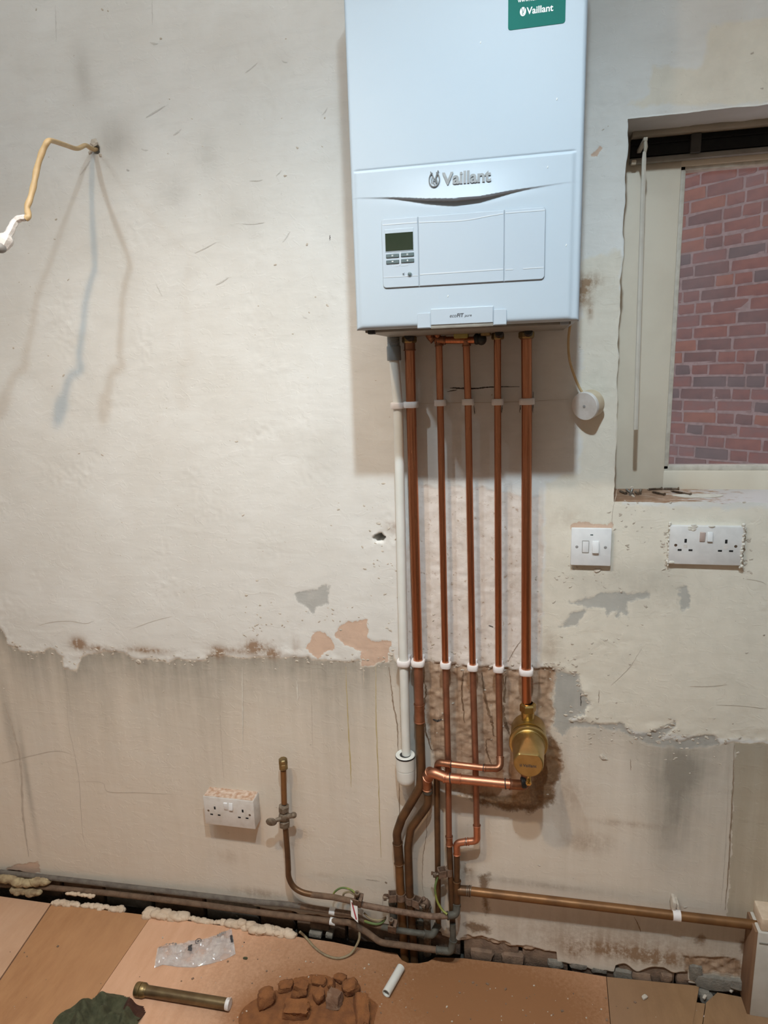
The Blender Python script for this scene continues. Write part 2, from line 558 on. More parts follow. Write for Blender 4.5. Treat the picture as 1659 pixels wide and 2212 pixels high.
POLY = {
    'low': [pw(low_px)],
    'brown': [pw([(330, 165), (460, 170), (660, 190), (840, 200), (1010, 215), (1110, 200), (1240, 215), (1280, 240), (1265, 330), (1240, 420), (1260, 520),
                  (1250, 600), (1230, 680), (1290, 770), (1310, 860), (1290, 960), (1260, 1050), (1270, 1110), (1230, 1180), (1160, 1200), (1100, 1225),
                  (900, 1190), (700, 1140), (650, 1110), (540, 1070), (420, 900), (360, 600), (350, 400)], 810, 1380, 3.253),
              pw([(1010, 2020), (1110, 2040), (1185, 2052), (1190, 2072), (1100, 2075), (1000, 2062), (985, 2040)]),
              pw([(1480, 2065), (1600, 2072), (1610, 2110), (1480, 2100)])],
    'wet': [pw([(640, 1110), (780, 1090), (900, 1120), (1000, 1080), (1100, 1000), (1120, 900), (1180, 780), (1240, 690), (1300, 800), (1310, 860), (1290, 960), (1250, 1050),
                (1270, 1120), (1220, 1190), (1160, 1190), (1090, 1230), (980, 1200), (760, 1170)], 810, 1380, 3.253),
            pw([(1000, 1996), (1020, 1990), (1058, 2005), (1058, 2016), (1020, 2012)]),
            pw([(1040, 1890), (1056, 1888), (1054, 1930), (1056, 1965), (1048, 1978), (1044, 1945), (1038, 1915)]),
            pw([(1595, 2035), (1625, 2028), (1632, 2045), (1632, 2100), (1612, 2105), (1608, 2060)]),
            pw([(1503, 2025), (1514, 2018), (1525, 2028), (1522, 2042), (1512, 2036), (1505, 2034)])],
    'grey': [pw([(60, 1250), (215, 1250), (222, 1320), (240, 1390), (290, 1430), (295, 1460), (270, 1520), (230, 1530), (150, 1550), (160, 1570), (300, 1580),
                 (380, 1590), (375, 1620), (200, 1610), (110, 1680), (60, 1640), (50, 1500), (65, 1400)], 1180, 1060, 3.16),
             pw([(390, 1600), (520, 1585), (560, 1615), (620, 1665), (690, 1655), (800, 1600), (880, 1578), (890, 1600), (840, 1650), (790, 1690), (900, 1712),
                 (1050, 1665), (1150, 1665), (1190, 1720), (1110, 1750), (900, 1760), (760, 1740), (620, 1700), (500, 1640), (400, 1625)], 1180, 1060, 3.16),
             pw([(1225, 60), (1280, 45), (1370, 30), (1375, 100), (1310, 120), (1305, 150), (1270, 120), (1240, 90)], 0, 1250, 1.929),
             pw([(90, 935), (150, 880), (180, 820), (260, 800), (275, 830), (240, 890), (200, 925)], 1180, 1060, 3.16),
             pw([(150, 745), (300, 730), (390, 690), (560, 700), (700, 690), (700, 720), (560, 772), (565, 880), (520, 820), (490, 870), (470, 865),
                 (500, 800), (415, 850), (400, 800), (280, 790)], 1180, 1060, 3.16),
             pw([(890, 660), (955, 640), (970, 700), (972, 795), (930, 830), (905, 760)], 1180, 1060, 3.16),
             pw([(862, 1440), (902, 1442), (902, 1500), (906, 1640), (880, 1640), (866, 1560)])],
    'pink': [pw([(1300, 225), (1345, 215), (1385, 250), (1400, 290), (1360, 300), (1330, 335), (1295, 310), (1280, 290), (1300, 270)], 0, 1250, 1.929),
             pw([(1440, 175), (1530, 170), (1530, 240), (1560, 260), (1635, 265), (1620, 345), (1560, 360), (1508, 360), (1500, 300), (1440, 280), (1395, 230),
                 (1410, 200)], 0, 1250, 1.929),
             pw([(12, 1878), (40, 1866), (84, 1862), (86, 1886), (50, 1890), (20, 1884)]),
             pw([(1271, 333), (1280, 327), (1296, 318), (1294, 328), (1285, 338), (1272, 342)]),
             pw([(1232, 1133), (1252, 1128), (1274, 1127), (1300, 1130), (1322, 1134), (1322, 1146), (1232, 1146)])],
    'white': [pw([(884, 1046), (1040, 1056), (1165, 1075), (1172, 1130), (1170, 1300), (1160, 1440), (1000, 1440), (900, 1432), (880, 1420), (868, 1300), (884, 1150)])],
    'cream': [pw([(1178, 1085), (1320, 1092), (2400, 1110), (2400, 1660), (1250, 1570), (1200, 1452), (1168, 1440), (1176, 1250)]),
              pw([(1360, 230), (1400, 200), (1410, 140), (1520, 150), (1530, 60), (2300, -60), (2300, 200)]),
              pw([(1255, 560), (1340, 540), (1345, 1100), (1180, 1100), (1180, 1040), (1255, 1020)])],
    'beige': [pw([(1588, 1606), (2400, 1606), (2400, 2060), (1572, 1985), (1580, 1800)])],
}


def ragged(X, Z):
    a = X + 0.009 * fnoise(X, Z, 0.026, 21, 4) + 0.004 * fnoise(X, Z, 0.007, 24, 2)
    b = Z + 0.009 * fnoise(X, Z, 0.026, 31, 4) + 0.004 * fnoise(X, Z, 0.007, 34, 2)
    return a, b


def layer(name, X, Z):
    Xr, Zr = ragged(X, Z)
    out = np.full(X.shape, -0.05)
    for poly in POLY[name]:
        P = np.array(poly)
        lo = P.min(0) - 0.06
        hi = P.max(0) + 0.06
        m = (Xr > lo[0]) & (Xr < hi[0]) & (Zr > lo[1]) & (Zr < hi[1])
        if m.any():
            out[m] = np.maximum(out[m], sdf(Xr[m], Zr[m], poly))
    return np.clip(out, -0.05, 0.05)


HOLES = [((W(820, 1162).x, W(820, 1162).z), 0.0118, 0.08), ((W(207, 322).x, W(207, 322).z), 0.010, 0.035)]


def wall_y(X, Z, L=None):
    """depth of the plaster face; positive is into the wall"""
    X = np.asarray(X, float)
    Z = np.asarray(Z, float)
    L = L or {k: layer(k, X, Z) for k in ('low', 'brown', 'pink', 'white', 'grey', 'wet')}
    y = 0.004 * fnoise(X, Z, 0.5, 3, 2) + 0.0005 * fnoise(X, Z * 1.6, 0.05, 5, 2)
    up = 1 - sstep(-0.002, 0.002, L['low'])
    y = y - 0.0013 * up
    # scraped flakes: stepped relief, thick just above the broken edge and in patches elsewhere
    fl = np.floor(4.0 * fnoise(X * 0.8, Z * 1.5, 0.045, 15, 3) + 0.5) / 4.0
    band = sstep(-0.05, -0.012, L['low'])
    patch = np.clip(2.2 * fnoise(X, Z, 0.22, 17, 2) - 0.25, 0, 1) * (0.4 + 0.6 * (X > 0.33)) * (Z < 1.75)
    y = y - up * 0.0016 * fl * np.clip(band + patch, 0, 1)
    rough_up = np.clip(fnoise(X, Z, 0.10, 9, 2) - 0.12, 0, 1)
    y = y - up * rough_up * 0.004 * fnoise(X, Z, 0.012, 13, 2)
    # curled plaster lip along the broken edge of the upper coat
    y = y - 0.0010 * np.exp(-((L['low'] + 0.007) / 0.009) ** 2) * np.clip(0.1 + 2.4 * fnoise(X, Z, 0.024, 41, 3), -0.3, 1.4)
    y = y + 0.0035 * sstep(-0.002, 0.003, L['brown']) * (1 + 1.6 * fnoise(X, Z, 0.014, 51, 3))
    y = y + 0.0012 * sstep(-0.0015, 0.0015, L['pink'])
    y = y + 0.0009 * sstep(-0.002, 0.002, L['grey'])
    y = y + 0.0012 * sstep(-0.003, 0.003, L['white']) * (1 + 1.2 * fnoise(X, Z, 0.012, 61, 2))
    return y


def zbot(x):
    x = np.asarray(x, float)
    b = np.where(x < 0.10, 0.047, np.where(x < 0.40, 0.036, 0.004))
    # the blown plaster by the corner
    b = np.where((x > 0.545) & (x < 0.72), 0.030 + 0.034 * vnoise(x, x * 0 + 3.1, 0.03, 77), b)
    return b + 0.010 * fnoise(x, x * 0, 0.05, 71, 3)


def seg_line(brk, fine, coarse, dense):
    out = []
    for a, b in zip(brk[:-1], brk[1:]):
        st = fine if (a >= dense[0] - 1e-6 and b <= dense[1] + 1e-6) else coarse
        n = max(1, int(round((b - a) / st)))
        out += list(np.linspace(a, b, n, endpoint=False))
    return np.array(out + [brk[-1]])


ROOM_X0, ROOM_X1, ROOM_Y0, ROOM_Z1 = -2.2, 2.1, -3.0, 2.76
gx = seg_line([ROOM_X0, -1.42, XJ, 0.96, XR2, ROOM_X1], 0.0036, 0.06, (-1.42, 0.96))
gz = seg_line([0.0, 0.10, ZS, ZL, 2.42, ROOM_Z1], 0.0036, 0.06, (0.0, 2.42))
GX, GZ = np.meshgrid(gx, gz, indexing='ij')
NX, NZ = GX.shape
# ragged arris down the left side of the window and along its head and foot
fall = np.exp(-(GX - XJ) ** 2 / 0.006 ** 2) * ((GZ > ZS - 0.02) & (GZ < ZL + 0.02))
PX = GX + fall * 0.006 * fnoise(GX * 0, GZ, 0.05, 81, 4)
fallz = (np.exp(-(GZ - ZS) ** 2 / 0.006 ** 2) + 0.3 * np.exp(-(GZ - ZL) ** 2 / 0.006 ** 2)) * (GX > XJ - 0.02)
PZ = GZ + fallz * 0.006 * fnoise(GX, GX * 0, 0.04, 83, 4)
lowz = PZ < 0.10
ZB = zbot(PX)
PZ = np.where(lowz, ZB + PZ * (0.10 - ZB) / 0.10, PZ)
LAY = {k: layer(k, PX, PZ) for k in POLY}
PY = wall_y(PX, PZ, LAY)
for (hx, hz), r, dep in HOLES:
    dx, dz = PX - hx, PZ - hz
    d = np.sqrt(dx * dx + dz * dz) + 1e-9
    ang = np.arctan2(dz, dx)
    rr = r * (1 + 0.12 * np.sin(2 * ang + 1) + 0.07 * np.sin(5 * ang))
    near = (d > rr - 0.0034) & (d < rr + 0.0026)
    outer = near & (d >= rr)
    PX = np.where(outer, hx + dx / d * (rr + 0.0003), PX)
    PZ = np.where(outer, hz + dz / d * (rr + 0.0003), PZ)
    PY = np.where(d < rr, dep, PY - 0.0015 * np.exp(-((d - rr) / 0.006) ** 2) * np.sin(3 * ang + 0.5))
keep = np.ones((NX - 1, NZ - 1), bool)
cx = (GX[:-1, :-1] + GX[1:, 1:]) / 2
cz = (GZ[:-1, :-1] + GZ[1:, 1:]) / 2
keep &= ~((cx > XJ) & (cx < XR2) & (cz > ZS) & (cz < ZL))
idx = np.arange(NX * NZ).reshape(NX, NZ)
quads = np.stack([idx[:-1, :-1], idx[1:, :-1], idx[1:, 1:], idx[:-1, 1:]], -1)[keep]
verts = np.stack([PX, PY, PZ], -1).reshape(-1, 3)
base_n = len(verts)
# returns: under the broken lower edge, and the reveals of the window
ix = int(np.argmin(abs(gx - XJ)))
ir = int(np.argmin(abs(gx - XR2)))
iz0 = int(np.argmin(abs(gz - ZS)))
iz1 = int(np.argmin(abs(gz - ZL)))
REV = 0.20
loops = [[(idx[i, 0]) for i in range(NX)],
         [idx[ix, j] for j in range(iz1, iz0 - 1, -1)],
         [idx[i, iz1] for i in range(ir, ix - 1, -1)],
         [idx[ir, j] for j in range(iz0, iz1 + 1)]]
extra_v, extra_f = [], []
for li, lp in enumerate(loops):
    dep = 0.05 if li == 0 else REV
    st = base_n + len(extra_v)
    for vi in lp:
        q = verts[vi].copy()
        q[1] = dep
        if li == 1:
            q[0] = XJ
        extra_v.append(q)
    for k in range(len(lp) - 1):
        extra_f.append((lp[k], st + k, st + k + 1, lp[k + 1]))
verts = np.concatenate([verts, np.array(extra_v)])
faces = np.concatenate([quads, np.array(extra_f)])
me = bpy.data.meshes.new('wall_back')
me.vertices.add(len(verts))
me.vertices.foreach_set('co', verts.astype(np.float32).ravel())
me.loops.add(faces.size)
me.loops.foreach_set('vertex_index', faces.astype(np.int32).ravel())
me.polygons.add(len(faces))
me.polygons.foreach_set('loop_start', np.arange(0, faces.size, 4, dtype=np.int32))
me.update(calc_edges=True)
me.polygons.foreach_set('use_smooth', np.ones(len(faces), bool))


def add_attr(me, name, arr, fill=-0.05):
    a = me.attributes.new(name, 'FLOAT', 'POINT')
    full = np.full(len(me.vertices), fill, np.float32)
    full[:base_n] = np.asarray(arr, np.float32).ravel()
    a.data.foreach_set('value', full)


for k in POLY:
    add_attr(me, 'l_' + k, LAY[k])
# soft marks: grime left under the old tile edge, rust stains, yellow grease, smudges, shade painted along the right foot
lowd = LAY['low']
gl = np.zeros_like(PX)
edge_pts = np.array(pw(low_px[1:-4]))
o_ = np.argsort(edge_pts[:, 0])
ez = np.interp(PX, edge_pts[o_, 0], edge_pts[o_, 1])
below = np.clip(ez - PZ, 0, 5)
dirt_len = 0.075 + 0.12 * (fnoise(PX, PX * 0, 0.13, 91, 3) + 0.5)
gl = np.exp(-below / dirt_len) * sstep(0.000, 0.006, lowd) * np.where(PX < 0.06, 1.0, 0.55)


def blob(px, py, rx, rz, a=1.0):
    q = W(px, py)
    return a * np.exp(-((PX - q.x) / rx) ** 2 - ((PZ - q.z) / rz) ** 2)


gl = gl + blob(1455, 1760, 0.055, 0.14, 0.75) + blob(1470, 1660, 0.06, 0.06, 0.6)  # two soft grey patches on the lower right wall
gl = gl + blob(245, 305, 0.045, 0.05, 0.45) + blob(375, 420, 0.05, 0.05, 0.25) + blob(450, 340, 0.03, 0.05, 0.22) + blob(180, 165, 0.02, 0.06, 0.3)
gl = gl + blob(520, 470, 0.08, 0.05, 0.2) + blob(700, 1000, 0.05, 0.06, 0.12) + blob(60, 1690, 0.01, 0.2, 0.5) + blob(20, 1560, 0.02, 0.15, 0.5)
gl = gl + blob(1290, 1250, 0.1, 0.05, 0.30) + blob(1420, 1260, 0.08, 0.05, 0.32) + blob(1320, 2110, 0.2, 0.02, 0.6) + blob(1560, 2105, 0.08, 0.02, 0.9)
gl = gl + blob(1420, 2010, 0.40, 0.055, 0.42) + blob(1560, 1800, 0.06, 0.3, 0.15)  # first blob: dirty wall foot, painted darker still to imitate dimmer light
gl = gl + blob(930, 1850, 0.05, 0.16, 0.35) + blob(300, 1960, 0.7, 0.03, 0.35) + blob(880, 2000, 0.10, 0.05, 0.8) + blob(1010, 1800, 0.03, 0.03, 0.5)
add_attr(me, 's_grime_shade', np.clip(gl, 0, 1.5), 0.0)
rs = blob(170, 1390, 0.024, 0.018, 1.5) + blob(215, 1400, 0.035, 0.010, 1.2) + blob(320, 1404, 0.06, 0.009, 1.2) + blob(470, 1407, 0.022, 0.016, 1.4)
rs = rs + blob(555, 1398, 0.035, 0.020, 1.5) + blob(590, 1412, 0.025, 0.014, 1.1) + blob(510, 1405, 0.03, 0.008, 1.0) + blob(1270, 608, 0.028, 0.016, 1.0) + blob(1256, 640, 0.02, 0.022, 1.2)
rs = rs + blob(1275, 675, 0.006, 0.018, .8) + blob(850, 1140, 0.022, 0.016, .55) + blob(1230, 1720, 0.05, 0.05, .35) + blob(1270, 1820, 0.06, 0.03, .45)
rs = rs + blob(1350, 1780, 0.08, 0.008, .5) + blob(1330, 2055, 0.13, 0.022, .8) + blob(1420, 2070, 0.08, 0.02, .8) + blob(1240, 2060, 0.03, 0.02, .7)
rs = rs + blob(1150, 1910, 0.16, 0.008, .45) + blob(1010, 1900, 0.02, 0.06, .4) + blob(960, 1350, 0.02, 0.05, .3) + blob(1100, 1250, 0.05, 0.1, .22) + blob(1230, 1120, 0.05, .02, .25)
rs = rs + blob(1190, 1400, 0.02, 0.04, .4) + blob(640, 1395, 0.01, 0.03, .5) + blob(1010, 1880, 0.012, 0.012, .8) + blob(1190, 1640, 0.03, 0.05, .5)
rs = rs + blob(1350, 2040, 0.32, 0.05, .55)  # stained right foot, its colour also darkened in place of weaker light
rs = rs + blob(700, 1890, 0.025, 0.006, .3) + blob(560, 1930, 0.08, 0.014, .6) + blob(490, 1850, .05, .02, .25)
add_attr(me, 's_rust_shade', np.clip(rs, 0, 1.5), 0.0)
wall_back = bpy.data.objects.new('wall_back', me)
col.objects.link(wall_back)
tag(wall_back, kind='structure')


def wall_material():
    m, nt, b = new_mat('scraped_plaster')
    L = nt.links
    tc = nd(nt, 'ShaderNodeTexCoord')

    def noise(scale, detail=5, rough=0.55, stretch=None, dist=0.0):
        n = nd(nt, 'ShaderNodeTexNoise')
        n.inputs['Scale'].default_value = scale
        n.inputs['Detail'].default_value = detail
        n.inputs['Roughness'].default_value = rough
        n.inputs['Distortion'].default_value = dist
        src = tc.outputs['Object']
        if stretch:
            mp = nd(nt, 'ShaderNodeMapping')
            mp.inputs['Scale'].default_value = stretch
            L.new(src, mp.inputs['Vector'])
            src = mp.outputs[0]
        L.new(src, n.inputs['Vector'])
        return n.outputs['Fac']

    def mth(op, a, c=None, clamp=False):
        n = nd(nt, 'ShaderNodeMath', operation=op, use_clamp=clamp)
        for i, x in enumerate((a, c)):
            if x is None:
                continue
            if isinstance(x, (int, float)):
                n.inputs[i].default_value = x
            else:
                L.new(x, n.inputs[i])
        return n.outputs[0]

    def rng(v, a, c, d=0.0, e=1.0):
        n = nd(nt, 'ShaderNodeMapRange')
        n.inputs['From Min'].default_value = a
        n.inputs['From Max'].default_value = c
        n.inputs['To Min'].default_value = d
        n.inputs['To Max'].default_value = e
        L.new(v, n.inputs['Value'])
        return n.outputs[0]

    def mix(f, a, c):
        n = nd(nt, 'ShaderNodeMix', data_type='RGBA')
        if isinstance(f, (int, float)):
            n.inputs[0].default_value = f
        else:
            L.new(f, n.inputs[0])
        for i, x in ((6, a), (7, c)):
            if isinstance(x, tuple):
                n.inputs[i].default_value = c4(x)
            else:
                L.new(x, n.inputs[i])
        return n.outputs[2]

    def attr(nm):
        n = nd(nt, 'ShaderNodeAttribute', attribute_name=nm)
        return n.outputs['Fac']

    fine = noise(160, 6, 0.65)
    mid = noise(26, 6, 0.6)
    big = noise(5, 5, 0.6)
    streak = noise(9, 6, 0.62, (5.0, 1, 0.45))
    hstreak = noise(14, 5, 0.6, (0.8, 1, 3.0))
    speck = noise(75, 4, 0.7)

    rag = mth('ADD', mth('MULTIPLY', fine, 0.5), mth('MULTIPLY', noise(60, 6, 0.7), 0.5))

    def mask(nm, amp=0.004, e=0.0009, wob=None):
        a = attr('l_' + nm)
        n1 = mth('MULTIPLY', mth('SUBTRACT', wob or rag, 0.5), amp)
        return rng(mth('ADD', a, n1), -e, e)

    up = mix(rng(big, 0.38, 0.68), (0.70, 0.675, 0.63), (0.77, 0.755, 0.72))
    up = mix(rng(hstreak, 0.48, 0.78, 0, 0.5), up, (0.63, 0.61, 0.57))
    cream = mix(rng(mid, 0.4, 0.7), (0.755, 0.695, 0.59), (0.695, 0.64, 0.54))
    white = mix(rng(mid, 0.42, 0.62), (0.77, 0.70, 0.64), (0.68, 0.60, 0.53))
    white = mix(rng(speck, 0.60, 0.68, 0, 0.75), white, (0.42, 0.29, 0.20))
    low = mix(rng(streak, 0.34, 0.74), (0.755, 0.67, 0.57), (0.72, 0.635, 0.53))
    low = mix(rng(big, 0.45, 0.7, 0, 0.5), low, (0.74, 0.68, 0.60))
    c = mix(mask('cream', 0.012, 0.004, mid), up, cream)
    c = mix(mask('white', 0.02, 0.003, mid), c, white)
    c = mix(mask('low', 0.012), c, low)
    c = mix(mask('beige', 0.003), c, mix(rng(streak, 0.4, 0.65), (0.50, 0.42, 0.315), (0.56, 0.48, 0.37)))
    # scattered scuffs and specks
    c = mix(rng(speck, 0.69, 0.76, 0, 0.55), c, (0.36, 0.27, 0.19))
    gr = attr('s_grime_shade')
    grf = mth('MULTIPLY', gr, rng(mth('ADD', mth('MULTIPLY', streak, 0.6), mth('MULTIPLY', mid, 0.4)), 0.30, 0.68, 0.62, 1.12), clamp=True)
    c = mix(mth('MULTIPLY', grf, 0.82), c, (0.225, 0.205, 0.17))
    c = mix(mask('pink', 0.016), c, mix(rng(mid, 0.4, 0.65), (0.66, 0.475, 0.36), (0.60, 0.43, 0.33)))
    c = mix(mth('MULTIPLY', mask('grey', 0.026, 0.0025), 0.72), c, mix(rng(mid, 0.4, 0.7), (0.345, 0.34, 0.32), (0.43, 0.42, 0.39)))
    br = mix(rng(mid, 0.36, 0.66), (0.40, 0.265, 0.175), (0.50, 0.365, 0.265))
    br = mix(rng(streak, 0.54, 0.66, 0, 0.7), br, (0.235, 0.135, 0.075))
    c = mix(mask('brown', 0.024, 0.004), c, br)
    c = mix(mth('MULTIPLY', mask('wet', 0.04, 0.006, rag), 0.85), c, mix(rng(fine, 0.4, 0.6), (0.145, 0.08, 0.038), (0.22, 0.125, 0.06)))
    ru = attr('s_rust_shade')
    ruf = mth('MULTIPLY', ru, rng(mth('ADD', mth('MULTIPLY', streak, 0.45), mth('MULTIPLY', speck, 0.55)), 0.36, 0.56, 0.0, 1.0), clamp=True)
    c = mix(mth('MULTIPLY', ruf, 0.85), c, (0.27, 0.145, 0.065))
    L.new(c, b.inputs['Base Color'])
    b.inputs['Roughness'].default_value = 0.82
    b.inputs['Specular IOR Level'].default_value = 0.25
    # relief: trowel drags, pits, flakes
    drag = noise(11, 4, 0.5, (0.7, 1, 2.6), 1.2)
    pit = noise(48, 3, 0.5)
    pits = rng(pit, 0.66, 0.74, 0.0, -1.0)
    flake = noise(20, 2, 0.5, (1, 1, 1.5), 2.0)
    fl = rng(flake, 0.60, 0.615, 0.0, 1.0)
    h = mth('ADD', mth('MULTIPLY', drag, 1.1), mth('MULTIPLY', fine, 0.30))
    h = mth('ADD', h, mth('MULTIPLY', pits, 0.5))
    h = mth('ADD', h, mth('MULTIPLY', fl, 0.28))
    h = mth('ADD', h, mth('MULTIPLY', mth('MULTIPLY', mask('brown', 0.004), speck), 2.2))
    bp = nd(nt, 'ShaderNodeBump')
    bp.inputs['Strength'].default_value = 0.42
    bp.inputs['Distance'].default_value = 0.0014
    L.new(h, bp.inputs['Height'])
    L.new(bp.outputs[0], b.inputs['Normal'])
    return m


M_wall = wall_material()
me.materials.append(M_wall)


def wy(x, z):
    return float(wall_y(np.array([x]), np.array([z]))[0])


def ribbon(name, px_pts, width, mat, lift=0.0006, jitter=0.0, n=10, taper=True, seed=1):
    """a thin mark lying on the plaster: crack, drip, pencil line"""
    r = random.Random(seed)
    P = spline([(W(a, b).x, 0, W(a, b).z) for a, b in px_pts], n)
    xs = np.array([p.x + r.uniform(-jitter, jitter) for p in P])
    zs = np.array([p.z + r.uniform(-jitter, jitter) * 0.4 for p in P])
    ys = wall_y(xs, zs) - lift
    vs, fs = [], []
    N = len(P)
    for i in range(N):
        a, b = max(i - 1, 0), min(i + 1, N - 1)
        dx, dz = xs[b] - xs[a], zs[b] - zs[a]
        l = math.hypot(dx, dz) + 1e-9
        t = i / (N - 1)
        w = width * (math.sin(math.pi * min(max(t, 0.04), 0.96)) ** 0.5 if taper else 1) * r.uniform(0.7, 1.25) / 2
        vs.append((xs[i] - dz / l * w, ys[i], zs[i] + dx / l * w))
        vs.append((xs[i] + dz / l * w, ys[i], zs[i] - dx / l * w))
    for i in range(N - 1):
        fs.append((2 * i, 2 * i + 1, 2 * i + 3, 2 * i + 2))
    mb = MB()
    mb.add(vs, fs)
    return mb.build(name, mat, wall_back)


